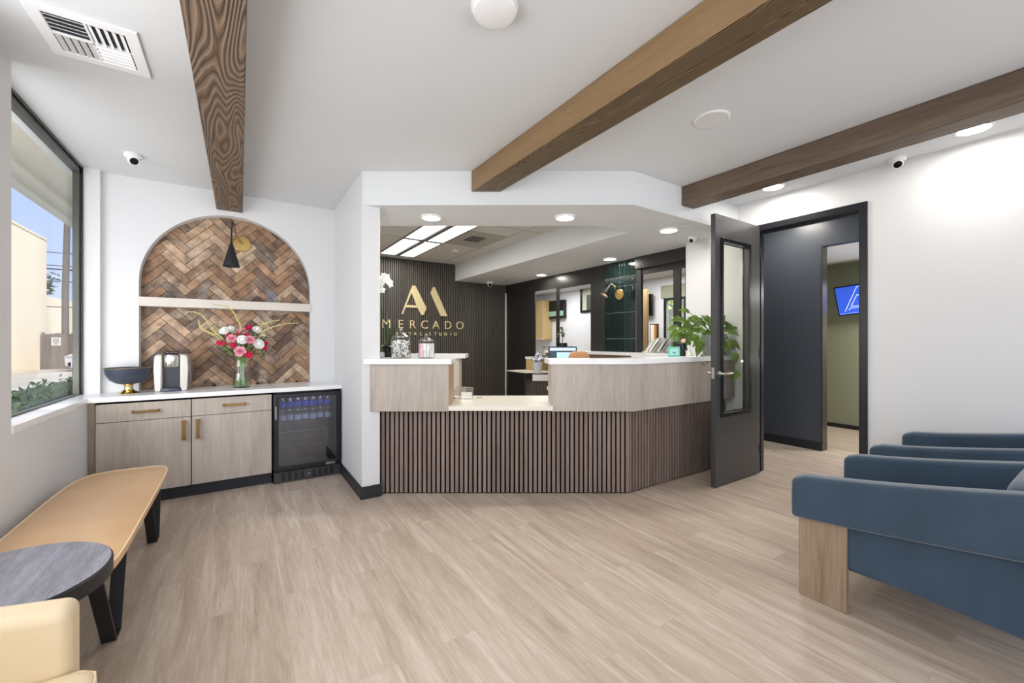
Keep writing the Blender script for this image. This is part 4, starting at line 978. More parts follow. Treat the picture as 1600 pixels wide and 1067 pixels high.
# orchid
p = at_z(603, 558.5, 1.172)+FW*.05
t = thing('orchid', 'white orchid in a tall black pot behind the big candy jar', 'plant', p)
m = MB(); m.lathe([(.040, 0), (.048, .12), (.044, .12), (.040, .11), (.001, .108)], p, 28); m.build('pot', M['black'], t)
m = MB()
for px, py, L_ in ((622, 540, .13), (592, 548, .12), (590, 540, .13)):
    q = at_d(px, py, 3.68); b = p+Vector((0, 0, .11)); leafshape(m, b, (q-b)+Vector((0, 0, .05)), Vector((0, 0, 1)), L_, .045, curl=.45)
for px, py in ((618, 502), (604, 508), (611, 515)):
    q = at_d(px, py, 3.66); b = p+Vector((0, 0, .10)); leafshape(m, b, q-b, Vector((0, -1, .1)), (q-b).length*1.0, .034, curl=.02)
m.build('leaves', M['leafdark'], t, normals=False)
for k, pts in enumerate(([(604, 540), (598, 500), (595, 465), (597, 440), (602, 434)], [(605, 540), (606, 500), (604, 460), (603, 440), (606, 436)])):
    m = MB(); m.tube([at_d(a, b, 3.64) for a, b in pts], .0028, 6); m.build('flower_stem', M['leafdark'], t)
for px, py in ((594, 436), (599, 431), (605, 433), (608, 440), (601, 438), (595, 445), (597, 453), (610, 444)):
    m = MB(); c = at_d(px, py, 3.60)
    n_ = (-FW+Vector((random.uniform(-.5, .5), random.uniform(-.5, .5), random.uniform(-.4, .3)))).normalized(); u = n_.orthogonal().normalized(); v = n_.cross(u)
    for i in range(5):
        a = 2*PI*i/5+random.random()*.3; d = u*math.cos(a)+v*math.sin(a)
        leafshape(m, c, d, n_, .034, .030, fold=-.1, curl=.15, n=4)
    m.ball(c, .006, 1); m.build('blossom', M['whitepetal'], t, normals=False)
# small candle box at the pillar
p = at_z(594, 559, 1.172)+FW*.02
t = thing('glass_votive', 'tiny pale glass block on the counter against the pillar', 'candle holder', p)
m = MB(); m.cbox((p.x+.012, p.y, p.z+.024), (.035, .035, .046)); m.build('block', mat('frosted_glass', (200, 200, 198), .2), t, bevel=.003)
m = MB(); m.lathe([(.010, .047), (.010, .05), (.001, .052)], (p.x+.012, p.y, p.z), 16); m.build('wax', M['paper'], t)
# chrome card holder on the low worktop
p = at_z(728, 623.5, .7785)
t = thing('card_holder', 'silver card holder with cards on the low worktop', 'card holder', p)
m = MB(); Rz = Matrix.Rotation(-YAW, 4, 'Z'); T = Matrix.Translation(p) @ Rz
m.box(-.062, .062, .0, .07, 0, .008, T); m.box(-.062, .062, .0, .005, .0, .030, T)
Tb = T @ Matrix.Translation((0, .05, .0)) @ Matrix.Rotation(-.35, 4, 'X'); m.box(-.062, .062, 0, .004, 0, .11, Tb); m.build('holder', mat('polished_steel', (225, 224, 218), .12, metal=1), t, bevel=.002)
m = MB(); Tb2 = T @ Matrix.Translation((0, .028, .008)) @ Matrix.Rotation(-.35, 4, 'X'); m.box(-.05, .05, 0, .016, 0, .055, Tb2); m.build('cards', M['paper'], t)
p = at_z(748, 622, .7785)
m = MB(); m.cyl(p+Vector((-.03, 0, .004)), p+Vector((.035, .01, .004)), .0035, n=8); tag(m.build('pen', M['gold'], loc=p), 'short gold pen beside the card holder', 'pen')
p = at_z(707, 623, .7785)
t = thing('desk_ornament', 'small brown and gold ornament left of the card holder', 'ornament', p)
m = MB(); m.lathe([(.025, 0), (.028, .01), (.012, .02), (.018, .035), (.010, .05), (.001, .055)], p, 20); m.build('body', M['brass_dark'], t)
m = MB(); m.tube([p+Vector((0, 0, .05)), p+Vector((.02, 0, .08)), p+Vector((.0, .01, .10))], .004, 6); m.build('stem', M['brass_dark'], t)
# monitor
p = cr2(.59, 4.8)
t = thing('computer_monitor', 'computer monitor showing its screen above the desk counter', 'monitor', (p[0], p[1], .778))
T = Matrix.Translation((p[0], p[1], 0)) @ Matrix.Rotation(-YAW, 4, 'Z')
m = MB(); m.box(-.165, .165, 0, .03, .90, 1.262, T); m.build('casing', M['black'], t, bevel=.004)
m = MB(); m.box(-.156, .156, -.002, .001, .912, 1.252, T); sc = m.build('screen', emit('dark_slate_screen', (48, 66, 80), .6), t)
m = MB(); m.box(-.150, .150, -.004, -.001, 1.214, 1.246, T); m.build('title_bar', emit('pale_screen_bar', (180, 196, 225), .8), sc)
m = MB(); m.box(-.07, .150, -.004, -.001, .93, 1.195, T); m.build('screen_window', emit('pale_blue_window', (166, 196, 216), .8), sc)
m = MB(); m.box(-.03, .03, .03, .06, .80, 1.1, T); m.box(-.10, .10, -.05, .12, .780, .792, T); m.build('stand', M['black'], t)
# rear desk carrying the monitor
m = MB(); m.prism([cr2(.42, 4.55), cr2(1.2, 4.55), cr2(1.2, 5.0), cr2(.42, 5.0)], .745, .778)
t = thing('work_desk', 'inner desk under the monitor behind the reception counter', 'desk', (*cr2(.7, 4.8), 0)); m.build('top', M['quartz_warm'], t)
for X_ in (.46, 1.15):
    m = MB(); m.prism([cr2(X_-.02, 4.58), cr2(X_+.02, 4.58), cr2(X_+.02, 4.97), cr2(X_-.02, 4.97)], 0, .745); m.build('leg', M['shelf'], t)
# office chair
p = Vector((*cr2(.69, 4.25), 0))
t = thing('office_chair', 'tan leather chair whose rounded back shows above the counter', 'chair', p)
T = Matrix.Translation(p) @ Matrix.Rotation(-YAW, 4, 'Z')
m = MB(); m.puff((0, 0, 1.0), (.23, .07, .44), .45, .5, M=T); m.build('backrest', mat('camel_leather', (188, 140, 96), .45, var=.05), t)
m = MB(); m.puff((0, -.24, .50), (.46, .46, .11), .4, .5, M=T); m.build('seat', mat('camel_leather_seat', (188, 140, 96), .45), t)
m = MB(); m.cyl(p+Vector((0, -.2, .08)), p+Vector((0, -.2, .46)), .03); m.box(-.03, .03, -.2, .03, .44, .47, T); m.box(-.03, .03, .02, .045, .44, .80, T); m.build('post', M['blackmat'], t)
m = MB()
for k in range(5):
    a = 2*PI*k/5; m.tube([p+Vector((0, -.2, .09)), p+Vector((.27*math.cos(a), -.2+.27*math.sin(a), .06))], [.02, .012], 8); m.ball(p+Vector((.27*math.cos(a), -.2+.27*math.sin(a), .028)), .028, 2)
m.build('castor_base', M['blackmat'], t)
# bonsai on the ledge
p = Vector((4.38, 5.16, 1.172))
t = thing('small_potted_tree', 'little tree in a dark bowl on the ledge above the monitor', 'plant', p)
m = MB(); m.lathe([(.05, 0), (.075, .02), (.085, .09), (.082, .125), (.076, .125), (.076, .11), (.001, .108)], p, 30); m.build('pot', M['black'], t)
m = MB(); m.tube([p+Vector((0, 0, .10)), p+Vector((.006, 0, .2)), p+Vector((-.004, 0, .30)), p+Vector((0, 0, .42))], [.008, .007, .005, .002], 7); m.build('trunk', M['pole'], t)
m = MB(); rr = random.Random(4)
for k in range(26):
    c = p+Vector((rr.uniform(-.02, .02), 0, rr.uniform(.22, .36))); leafshape(m, c, Vector((rr.uniform(-1, 1), rr.uniform(-1, 1), rr.uniform(-.1, .5))), Vector((0, 0, 1)), rr.uniform(.08, .13), .05, n=4)
m.build('leaves', M['leaf'], t, normals=False)
# corner console with cup, bottle
t = thing('console_desk', 'small white-topped console with dark slats near the slatted wall', 'console', (4.1, 5.4, 0))
m = MB(); m.prism([(3.745, 5.317), (4.06, 5.10), (4.24, 5.10), (4.24, 5.48), (4.50, 5.48), (4.50, 5.85), (3.745, 5.85)], .822, .836); m.build('top', M['shelf'], t)
m = MB(); m.prism([(3.846, 5.25), (4.10, 5.08), (4.13, 5.08), (4.13, 5.1), (3.87, 5.28)], .70, .80); m.build('fascia', M['quartz'], t)
m = MB(); slats(m, (3.86, 5.27), (4.12, 5.095), .0, .70, pitch=.036, w=.025); m.prism([(3.87, 5.29), (4.13, 5.12), (4.4, 5.5), (3.95, 5.6)], 0, .70); m.build('slatted_front', M['darkslat'], t, smooth=False)
m = MB(); m.box(3.755, 3.765, 5.32, 5.33, 0, .822); m.build('leg', M['steel'], t)
p = Vector(at_d(840, 586, 6.3)); p.z = .836
t = thing('grey_cup', 'light grey container holding clear glass baubles on the console', 'container', p)
m = MB(); m.lathe([(.058, 0), (.066, .17), (.061, .17), (.054, .01), (.001, .008)], p, 28); m.build('body', mat('pale_grey_ceramic', (196, 200, 208), .4), t)
for k, (px, py) in enumerate(((835, 562), (843, 562), (839, 555))):
    c = at_d(px, py, 6.3-.02*k); m = MB(); m.ball(c, .05 if k < 2 else .035, 3)
    tag(m.build('glass_bauble', mat('mirror_glass', (220, 222, 228), .04, metal=.8), loc=c), ['clear shiny bauble at the left of the grey container', 'clear shiny bauble at the right of the grey container', 'dark-looking bauble topmost in the grey container'][k], 'bauble')
    m = MB()
t = thing('storage_cube', 'tan storage box with a white top beside the console', 'box', (4.26, 5.64, .836))
m = MB(); m.box(4.11, 4.42, 5.49, 5.80, .836, 1.02); m.build('body', M['tancab'], t)
m = MB(); m.box(4.10, 4.43, 5.48, 5.81, 1.02, 1.06); m.build('lid', M['quartz'], t)
p = at_d(850, 557, 7.10); p.z = 1.06
t = thing('glass_bottle', 'slim clear bottle with dark base beside the monitor', 'bottle', p)
m = MB(); m.lathe([(.036, .02), (.038, .06), (.016, .11), (.012, .15)], p, 24); m.build('body', M['jar'], t)
m = MB(); m.lathe([(.038, 0), (.040, .02), (.036, .022), (.001, .022)], p, 24); m.build('base', M['black'], t)
m = MB(); m.lathe([(.014, .15), (.014, .17), (.001, .172)], p, 16); m.build('stopper', M['black'], t)
# wall lamp on the green tile
pl = at_x(968, 460, 4.50); ap = at_d(955, 443, 5.72); bot = at_d(944.5, 461.5, 5.70)
lm = sconce('lit cone wall lamp with round brass plate on the green tile', 'b', (4.503, pl.y, pl.z), (-1, 0, 0), at_d(961, 448, 5.68), ap, (bot-ap), (bot-ap).length, .062, True)
light('cone_lamp', 'POINT', ap+(bot-ap)*.8, 3.0, (1, .75, .45), .02)
# items in the rooms behind
a = at_x(907, 449, 6.57); b = at_x(929, 487, 6.57)
t = thing('wall_picture', 'black-framed picture on the white wall behind the left opening', 'picture', ((a+b)/2))
m = MB(); m.prism([(a.y, a.z), (b.y, a.z), (b.y, b.z), (a.y, b.z)], 6.56, 6.6, 'x', holes=[[(a.y-.05, a.z-.05), (b.y+.05, a.z-.05), (b.y+.05, b.z+.05), (a.y-.05, b.z+.05)]]); m.build('frame', M['black'], t)
m = MB(); m.box(6.58, 6.595, b.y+.05, a.y-.05, b.z+.05, a.z-.05); m.build('art_panel', mat('pale_green_print', (188, 190, 168), .4), t)
m = MB(); m.box(6.575, 6.583, b.y+.05, b.y+.26, b.z+.05, a.z-.2); m.build('art_shape', mat('dark_green_print', (74, 76, 60), .4), t)
a = at_x(838, 470, 6.3); b = at_x(848, 530, 6.3)
t = thing('tall_cupboard', 'tan wall cupboard seen through the leftmost opening', 'cupboard', (6.4, (a.y+b.y)/2, b.z))
m = MB(); m.box(6.3, 6.595, b.y, a.y+.4, b.z, a.z); m.build('body', M['tancab'], t)
m = MB(); m.box(6.27, 6.30, b.y, a.y+.35, b.z, b.z+.02); m.build('pull_edge', M['shelf'], t)
a = at_x(848, 472, 6.5); b = at_x(872, 497.5, 6.5)
t = thing('dark_wall_unit', 'black wall unit with a green glass band through the leftmost opening', 'wall unit', (6.55, (a.y+b.y)/2, b.z))
m = MB(); m.box(6.5, 6.595, b.y-.2, a.y-.06, b.z, a.z); m.build('body', M['black'], t)
c_ = at_x(860, 487, 6.49); m = MB(); m.box(6.485, 6.5, b.y-.2, a.y-.02, b.z+.06, c_.z); m.build('green_band', mat('pale_green_glass', (140, 178, 150), .2), t)
a = at_x(1010, 460, 6.5); b = at_x(1020, 493.5, 6.5)
t = thing('wall_monitor', 'dark screen on the wall through the opening right of the tile', 'screen', ((a+b)/2))
m = MB(); m.box(6.47, 6.52, b.y, a.y+.12, b.z, a.z); m.box(6.52, 6.6, b.y+.1, a.y-.02, b.z+.1, a.z-.1); m.build('casing', M['black'], t, bevel=.005)
m = MB(); m.box(6.464, 6.47, b.y+.02, a.y+.1, b.z+.05, a.z-.03); m.build('display', M['lens'], t)
a = at_x(1003.5, 452, 5.6); b = at_x(1010.5, 549, 5.6)
m = MB(); m.box(5.6, 5.65, b.y, a.y+.3, 0, a.z); t = m.build('door_3', M['tancab']); tag(t, kind='structure')
a = at_x(1013, 506, 6.5); b = at_x(1024, 549, 6.5)
t = thing('mirror', 'small framed mirror with an orange edge through the opening right of the tile', 'mirror', ((a+b)/2))
m = MB(); m.box(6.55, 6.6, b.y, a.y, b.z, a.z); m.build('frame', M['black'], t)
m = MB(); m.box(6.54, 6.552, b.y+.06, a.y-.02, b.z+.01, a.z-.02); m.build('panel', M['paper'], t)
m = MB(); m.box(6.538, 6.553, b.y+.005, b.y+.06, b.z+.01, a.z-.02); m.build('orange_edge', mat('orange_wood', (190, 128, 56), .5), t)
for i_, (x, y) in enumerate(((5.6, 4.6), (5.6, 7.2))):
    light('treatment_light', 'AREA', (x, y, 2.5), 34, (.97, .98, 1), 1.0, 1.0)
light('hall_light', 'AREA', (5.45, 2.35, 2.84), 14, (1, .93, .82), .3)
light('hall_ceiling_fill', 'AREA', (6.9, .6, 1.0), 26, (1, .98, .95), .8, .8, (PI, 0, 0))  # added lamp out of view, aimed up to brighten the hall room ceiling
light('hall_room_light', 'AREA', (6.9, 1.2, 2.1), 40, (1, .97, .9), .6, .6)

# brochures
p = at_z(1027, 551, 1.172)
t = thing('brochure_rack', 'slanted rack of pale brochures on the counter return', 'rack', p)
u = RT; m = MB()
T0 = Matrix.Translation(p) @ Matrix.Rotation(-YAW, 4, 'Z')
m.box(-.17, .17, -.03, .12, 0, .015, T0); m.build('base', mat('rack_grey_white', (206, 202, 190), .4), t, bevel=.004)
for k in range(5):
    T = T0 @ Matrix.Translation((-.13+.055*k, .02, .012)) @ Matrix.Rotation(.58, 4, 'Y')
    m = MB(); m.box(-.004, .008, -.02, .09, 0, .20+.02*math.sin(k), T); m.build('divider', M['steel'] if k % 2 else mat('pale_rack_panel_%d' % k, (196, 192, 170), .4), t)
    m = MB(); m.box(.009, .020, -.015, .085, .005, .19, T); m.build('brochure', M['paper'], t)
# mint card
p = at_z(1053.5, 557.5, 1.172)
t = thing('mint_sign', 'small mint green card with a dark teal mark on the counter', 'sign', p)
T = Matrix.Translation(p) @ Matrix.Rotation(-YAW, 4, 'Z')
m = MB(); m.box(-.056, .056, 0, .012, 0, .098, T); m.build('card', M['mint'], t, bevel=.002)
m = MB(); m.box(-.040, .038, -.002, .001, .018, .080, T); pn = m.build('inner_panel', M['mintlight'], t)
m = MB(); m.prism([(-.016, .034), (.018, .034), (.010, .044), (.002, .05), (-.002, .044), (-.018, .044)], -.004, -.001, 'y'); bmesh.ops.transform(m.bm, matrix=T, verts=m.bm.verts); m.build('mark', M['teal_ink'], pn)
# figurine
p = at_z(1067, 556, 1.172)
t = thing('figurine', 'small figurine with dark hair and jacket beside the mint card', 'figurine', p)
m = MB(); m.lathe([(.030, 0), (.027, .02), (.022, .06), (.030, .10), (.024, .125), (.010, .135), (.001, .137)], p, 20); m.tube([p+Vector((.02, -.01, .115)), p+Vector((.035, -.02, .08)), p+Vector((.015, -.035, .065))], .008, 8); m.build('jacket', M['black'], t)
m = MB(); hc = p+Vector((0, -.004, .158)); m.ball(hc, .026, 3, (1, 1, 1.12)); m.ball(hc+Vector((-.014, -.023, -.002)), .004, 1); m.build('head', M['skin'], t)
m = MB(); m.ball(hc+Vector((.003, .006, .010)), .0275, 3, (1.02, 1, 1)); m.build('hair', M['hair'], t)
m = MB(); q = p+RT*.055; m.lathe([(.045, 0), (.040, .02), (.026, .06), (.014, .095), (.010, .11), (.001, .115)], q, 20); m.build('white_dress', M['whitepetal'], t)
# pothos
pc = Vector((4.20, 2.475, 1.172))
t = thing('trailing_plant', 'leafy green trailing plant in a grey pot beside the open door', 'plant', pc)
m = MB(); m.lathe([(.085, 0), (.11, .02), (.118, .20), (.118, .225), (.108, .225), (.106, .20), (.001, .198)], pc, 36); m.build('pot', M['stone_pot'], t)
m = MB(); m.lathe([(.13, 0), (.135, .012), (.12, .014), (.001, .012)], pc, 36); m.build('saucer', M['stone_pot'], t)
def heart(m, c, d, n_, L_, w_):
    d = d.normalized(); s = d.cross(n_).normalized(); nn = s.cross(d).normalized(); rows = []
    for i in range(7):
        u = i/6; w = w_*.5*(1.02*math.sin(PI*min(1, u*1.05)**.6))*(1-.25*u) if u < 1 else 0
        if i == 0: w = w_*.18
        back = -.10*L_*(1 if i == 0 else 0)
        pc_ = c+d*(L_*u)-nn*(.35*L_*u*u)
        rows.append([pc_-s*w+nn*(.22*w)+d*back, pc_-s*w*.5+nn*.06*w, pc_, pc_+s*w*.5+nn*.06*w, pc_+s*w+nn*(.22*w)+d*back])
    m.sheet(rows)
rr = random.Random(17); m = MB(); v = MB()
LEAVES = [(1072, 485), (1060, 498), (1052, 512), (1050, 525), (1058, 530), (1066, 515), (1075, 505), (1085, 497), (1095, 500), (1104, 498), (1108, 505), (1098, 515), (1086, 515), (1076, 522), (1070, 530), (1082, 528), (1092, 530), (1096, 538), (1104, 520), (1066, 500), (1078, 512), (1090, 508), (1062, 522), (1100, 526), (1110, 500), (1118, 496), (1128, 500), (1138, 506), (1146, 520), (1134, 526), (1126, 515), (1120, 508), (1112, 515), (1056, 520), (1088, 535), (1072, 538), (1082, 500), (1140, 513), (1147, 536), (1096, 504)]
for px, py in LEAVES:
    dd = 4.25+rr.uniform(-.14, .16)+(.16 if px < 1085 and py > 510 else 0)
    q = at_d(px, py, dd)
    if q.x > 4.34: q.x = 4.30
    base = pc+Vector((rr.uniform(-.05, .05), rr.uniform(-.05, .05), .21))
    out_ = (q-base); d = out_.normalized()+Vector((rr.uniform(-.3, .3), rr.uniform(-.5, .1), -.25))
    nn = Vector((rr.uniform(-.5, .1), -.9, .55))
    v.tube([base, base+out_*.5+Vector((0, 0, .05)), q], .003, 5)
    heart(m, q-d.normalized()*.05, d, nn, rr.uniform(.10, .145), rr.uniform(.065, .095))
TR = [[(1095, 540), (1105, 553), (1108, 565), (1098, 568), (1088, 569)], [(1090, 540), (1098, 550), (1105, 556)], [(1132, 520), (1136, 540), (1145, 556), (1150, 575), (1148, 590)]]
for tr in TR:
    pts = [at_d(a, b, 4.10-.01*i) for i, (a, b) in enumerate(tr)]; v.tube(pts, .003, 5)
for px, py, dx, dz in ((1088, 569, -.8, -.2), (1097, 566, .6, -.5), (1092, 549, 0, -1), (1140, 542, .8, -.4), (1148, 562, .3, -.8), (1149, 590, -.1, -1), (1132, 548, -.3, -1)):
    c = at_d(px, py, 4.06); heart(m, c-Vector((dx*.05, 0, dz*.05-.02)), RT*dx+Vector((0, 0, dz)), Vector((-.4, -.9, .4)), .13, .10)
m.build('leaves', M['leaf'], t, normals=False); v.build('vines', M['stem'], t)

# ================================================================== OPEN DOOR
D = thing('door_1', None, None, (4.36, 2.13, 0)); tag(D, kind='structure')
m = MB(); m.prism([(3.560, .008), (4.352, .008), (4.352, 2.472), (3.560, 2.472)], 2.088, 2.132, 'y', holes=[[(3.675, .66), (4.132, .66), (4.132, 2.235), (3.675, 2.235)]]); m.build('door_leaf', M['doorpaint'], D, bevel=.002)
for y0, y1 in ((2.076, 2.088), (2.132, 2.144)):
    m = MB(); m.prism([(3.645, .63), (4.162, .63), (4.162, 2.265), (3.645, 2.265)], y0, y1, 'y', holes=[[(3.68, .665), (4.127, .665), (4.127, 2.23), (3.68, 2.23)]]); m.build('glazing_frame', M['black'], D, bevel=.003)
m = MB(); m.box(3.675, 4.132, 2.106, 2.112, .66, 2.235); m.build('glass', M['doorglass'], D)
for s in (-1, 1):
    y0 = 2.088 if s < 0 else 2.132
    m = MB(); m.cyl((3.61, y0, 1.03), (3.61, y0+s*.012, 1.03), .031, n=32); m.cyl((3.61, y0, 1.03), (3.61, y0+s*.055, 1.03), .011, n=20)
    m.tube([(3.61, y0+s*.052, 1.03), (3.66, y0+s*.056, 1.03), (3.745, y0+s*.052, 1.03)], [.011, .010, .009], 14); m.build('lever_handle', M['steel'], D)
m = MB(); m.box(3.5585, 3.561, 2.096, 2.124, .985, 1.085); m.box(3.552, 3.560, 2.104, 2.116, 1.02, 1.045); m.build('latch_plate', M['steel'], D)
for z in (.25, 1.2, 2.2):
    m = MB(); m.cyl((4.356, 2.082, z-.05), (4.356, 2.082, z+.05), .008, n=14); m.build('hinge', M['blackmat'], D)
# tv in the hall room
a = at_x(1308, 450, 7.45); b = at_x(1315, 494, 7.45)
t = thing('television', 'wall-mounted television with a bright blue screen tilted down beyond the door', 'television', (7.5, 2.0, 1.9))
T = Matrix.Translation((7.42, a.y, a.z)) @ Matrix.Rotation(-.10, 4, 'Y')
wv, hv = 1.05, .58
T = Matrix.Translation((7.45, a.y-.02, b.z)) @ Matrix.Rotation(math.radians(-12), 4, 'Y') @ Matrix.Rotation(math.radians(-5), 4, 'X')
hv = (a.z-b.z)*1.02
m = MB(); m.box(0, .04, -wv, 0, 0, hv, T); m.build('casing', M['black'], t, bevel=.004)
m = MB(); m.box(-.003, .001, -wv+.015, -.015, .015, hv-.015, T); sc = m.build('screen', M['screen_blue'], t)
def line(m, P_, w=.005):
    for (a0, b0), (a1, b1) in zip(P_, P_[1:]):
        m.tube([T @ Vector((-.004, a0, b0)), T @ Vector((-.004, a1, b1))], w, 5)
m = MB(); line(m, [(-.09, .06), (-.275, hv-.035), (-.335, hv-.035), (-.54, .06)]); line(m, [(-.17, .125), (-.265, .29), (-.40, .125), (-.17, .125)]); line(m, [(-.14, .075), (-.155, .10), (-.42, .10)]); m.build('outline_letter', M['screen_line'], sc)
m = MB()
for k in range(9): m.cbox((-.004, -.04-.028*k, .028), (.002, .010, .010), M=T)
m.build('icon_row', M['screen_line'], sc)
m = MB(); m.box(7.50, 7.69, 1.45, 1.6, 1.75, 1.95); m.tube([(7.60, 2.20, 2.05), (7.66, 2.23, 2.25), (7.675, 2.19, 2.5)], .006, 6); m.build('bracket', M['blackmat'], t)

# ================================================================== SEATING LEFT
t = thing('leather_bench', 'long tan leather bench on black V legs under the window', 'bench', (-.65, 3.0, 0))
def benchtop(m, z0, z1, crown, inset=0, n=14):
    # plan: rounded rectangle, crown falling to the edges
    x0, x1, y0, y1 = -.885+inset, -.412-inset, 2.19+inset, 3.80-inset
    cx_, cy_ = (x0+x1)/2, (y0+y1)/2; a, b = (x1-x0)/2, (y1-y0)/2
    N, K = 96, 14
    rings = []
    for k in range(K+1):
        s = k/K; ring = []
        for i in range(N):
            ph = 2*PI*i/N; cs, sn = math.cos(ph), math.sin(ph)
            ex = .22 if not (cs < 0 and sn > 0) else .22+.30*min(1, max(0, math.sin(2*ph-PI))) if False else (.42 if (cs < 0 and sn > 0) else .22)
            px_ = math.copysign(abs(cs)**ex, cs); py_ = math.copysign(abs(sn)**ex, sn)
            bow = .03*(1-px_*px_) if sn > 0 else 0
            zc = z1+crown*(1-s**2.6)
            zc += .003*noise.noise(Vector((px_*s*3, py_*s*9, 1)))
            ring.append((cx_+a*s*px_, cy_+(b+bow)*s*py_ if s > 0 else cy_, zc))
        rings.append(ring)
    vr = [[m.bm.verts.new(p) for p in r] for r in rings]
    low = [m.bm.verts.new((p[0], p[1], z0)) for p in rings[-1]]
    vr.append(low)
    for A, B in zip(vr, vr[1:]):
        for i in range(N): m.bm.faces.new([A[i], A[(i+1) % N], B[(i+1) % N], B[i]])
    m.bm.faces.new(low); bmesh.ops.remove_doubles(m.bm, verts=m.bm.verts, dist=1e-5)
    return rings[-1]
m = MB(); rim = benchtop(m, .405, .440, .034); m.build('seat_cushion', M['leather'], t, ang=60)
m = MB(); pts = [Vector(p) for p in rim]+[Vector(rim[0])]; m.tube(pts, .0045, 8); m.build('piping', M['leather_pipe'], t)
m = MB(); benchtop(m, .385, .405, .0, .012); m.build('seat_base', M['blackmat'], t)
def vleg(name, yb, yt0, yt1, x0, x1):
    m = MB(); w = .045
    for x in ((x0, x1),):
        pts = [(yt0, .39), (yb-.05, .0), (yb+.05, .0), (yt1, .39)]
        th = .012
        out_ = [(yt0, .39), (yb-.045, .0), (yb+.045, .0), (yt1, .39), (yt1-.016, .39), (yb+.036, th), (yb-.036, th), (yt0+.016, .39)]
        m.prism(out_, x0, x1, 'x')
    return m
for nm, yb, a0, a1 in (('far', 3.60, 3.33, 3.73), ('near', 2.53, 2.25, 2.72)):
    for x0, x1 in ((-.505, -.455), (-.86, -.81)):
        vleg(nm, yb, a0, a1, x0, x1).build('leg', M['blackmat'], t, bevel=.002)
t = thing('side_table', 'round black-edged side table with a dark wood-grain top', 'table', (-.655, 1.99, 0))
tc_ = (-.665, 2.0, 0)
m = MB(); m.lathe([(.001, .496), (.280, .496), (.286, .500), (.286, .546), (.283, .550), (.275, .5505), (.001, .5505)], tc_, 72); m.build('rim', M['table_black'], t)
m = MB(); m.lathe([(.001, .5505), (.280, .5505), (.280, .5525), (.001, .5525)], tc_, 72); m.build('top_veneer', M['table_wood'], t)
m = MB(); m.lathe([(.17, 0), (.17, .012), (.03, .018), (.024, .03), (.024, .496)], tc_, 40); m.build('pedestal', M['blackmat'], t)
t = thing('cream_armchair', 'cream leather armchair cut by the lower left corner', 'armchair', (-.6, 1.25, 0))
m = MB()
ar = [(1.60, .12), (1.60, .60), (1.70, .60), (1.70, .12)]
vv, ff = m.box(-.95, -.385, 1.595, 1.70, .10, .588)
for v_ in vv:
    if v_.co.z > .5: v_.co.z = .588+(-.385-v_.co.x)*.14
m.build('arm', M['cream_leather'], t, bevel=.028, seg=5)
m = MB()
vv, ff = m.box(-.95, -.372, .86, .97, .10, .60)
for v_ in vv:
    if v_.co.z > .5: v_.co.z = .588+(-.385-v_.co.x)*.14
m.build('arm', M['cream_leather'], t, bevel=.028, seg=5)
m = MB(); m.puff((-.60, 1.287, .355), (.56, .635, .16), .28, .16, 64, 20); m.build('seat_cushion', M['cream_leather'], t)
m = MB(); m.box(-.93, -.385, .97, 1.605, .10, .29); m.build('base', M['cream_leather'], t, bevel=.015, seg=3)
m = MB(); m.box(-.955, -.86, .90, 1.68, .10, .74); m.build('backrest', M['cream_leather'], t, bevel=.03, seg=4)
for x in (-.90, -.42):
    for y in (.92, 1.65):
        m = MB(); m.cyl((x, y, 0), (x, y, .105), .014, .02, n=14); m.build('leg', M['blackmat'], t)
m = MB(); pts = [(-.345, 1.60-.62*k/12, .405+.004*math.sin(k)) for k in range(13)]
m.tube([(-.885, 1.588, .425), (-.36, 1.588, .418), (-.333, 1.575, .412), (-.326, 1.54, .41), (-.326, 1.03, .41), (-.34, 1.0, .412), (-.88, .99, .425)], .004, 8); m.build('piping', M['leather_pipe'], t)

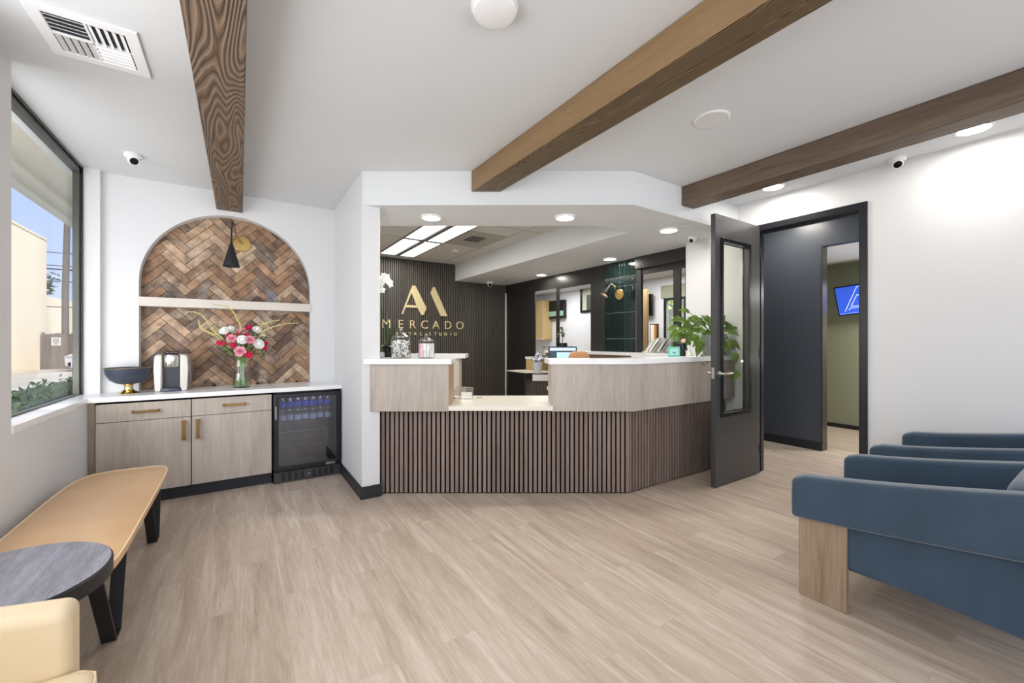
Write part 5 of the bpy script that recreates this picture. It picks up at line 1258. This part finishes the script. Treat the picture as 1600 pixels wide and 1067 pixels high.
# ================================================================== BLUE ARMCHAIRS
def armchair(x0, lbl):
    """faces away from the camera; origin at the near-left floor corner"""
    t = thing('blue_armchair', lbl, 'armchair', (x0, 0, 0), 'blue velvet armchairs along the right wall')
    Wd_ = .80; th = .105; yF, yB = 1.00, .10
    def band(xa, xb):
        m = MB(); n = 14; rows = []
        for k in range(n+1):
            u = k/n; y = yF+(yB-yF)*u
            zb = .408+.115*u**1.2; zt = .628+.155*u**1.3
            if k == 0: zt -= .02
            rows.append([m.bm.verts.new(p) for p in ((xa, y, zb), (xa-.004, y, (zb+zt)/2), (xa, y, zt-.004), ((xa+xb)/2, y, zt+.004), (xb, y, zt-.004), (xb+.002, y, (zb+zt)/2), (xb, y, zb))])
        for A, B in zip(rows, rows[1:]):
            for i in range(7): m.bm.faces.new([A[i], A[(i+1) % 7], B[(i+1) % 7], B[i]])
        m.bm.faces.new(rows[0]); m.bm.faces.new(list(reversed(rows[-1])))
        return m
    for xa in (x0, x0+Wd_-th):
        band(xa, xa+th).build('arm', M['velvet'], t, bevel=.02, seg=4, ang=50)
    for xa in (x0+.062, x0+Wd_-.062-.045):
        m = MB(); vv, ff = m.box(xa, xa+.045, .13, .90, .20, .56)
        for v_ in vv:
            if v_.co.z > .5 and v_.co.y > .5: v_.co.z = .43
            if v_.co.z < .3: v_.co.z = .225-.035*(.8-v_.co.y)/.65
        m.build('side_panel', M['velvet'], t, bevel=.006, seg=2)
    m = MB(); m.box(x0+.08, x0+Wd_-.08, .15, .93, .20, .30); m.build('seat_base', M['velvet'], t, bevel=.01)
    m = MB(); m.puff((x0+Wd_/2, .60, .36), (Wd_-2*th-.005, .74, .15), .3, .2, 56, 18); m.build('seat_cushion', M['velvet'], t)
    m = MB(); m.box(x0, x0+Wd_, .03, .13, .22, .785); m.build('back_panel', M['velvet'], t, bevel=.03, seg=4)
    m = MB(); T_ = Matrix.Translation((x0+Wd_/2, .205, .585)) @ Matrix.Rotation(math.radians(-8), 4, 'X'); m.puff((0, 0, 0), (Wd_-2*th-.01, .16, .36), .45, .3, 56, 22, M=T_); m.build('back_cushion', M['velvet'], t)
    for xa in (x0+.045, x0+Wd_-.045-.03):
        m = MB(); m.prism([(xa, .775), (xa+.03, .775), (xa+.03, .975), (xa+.012, .985), (xa, .965)], 0, .425); m.build('leg', M['leg_wood'], t, bevel=.003)
        m = MB(); m.box(xa, xa+.03, .06, .16, 0, .24); m.build('leg', M['leg_wood'], t, bevel=.003)
    return t
c1 = armchair(2.40, 'blue velvet armchair nearest the camera with a wide oak front leg')
c2 = dup(c1, (3.535, 0, 0), 0, 'second blue velvet armchair, beyond the first, beside the right wall')
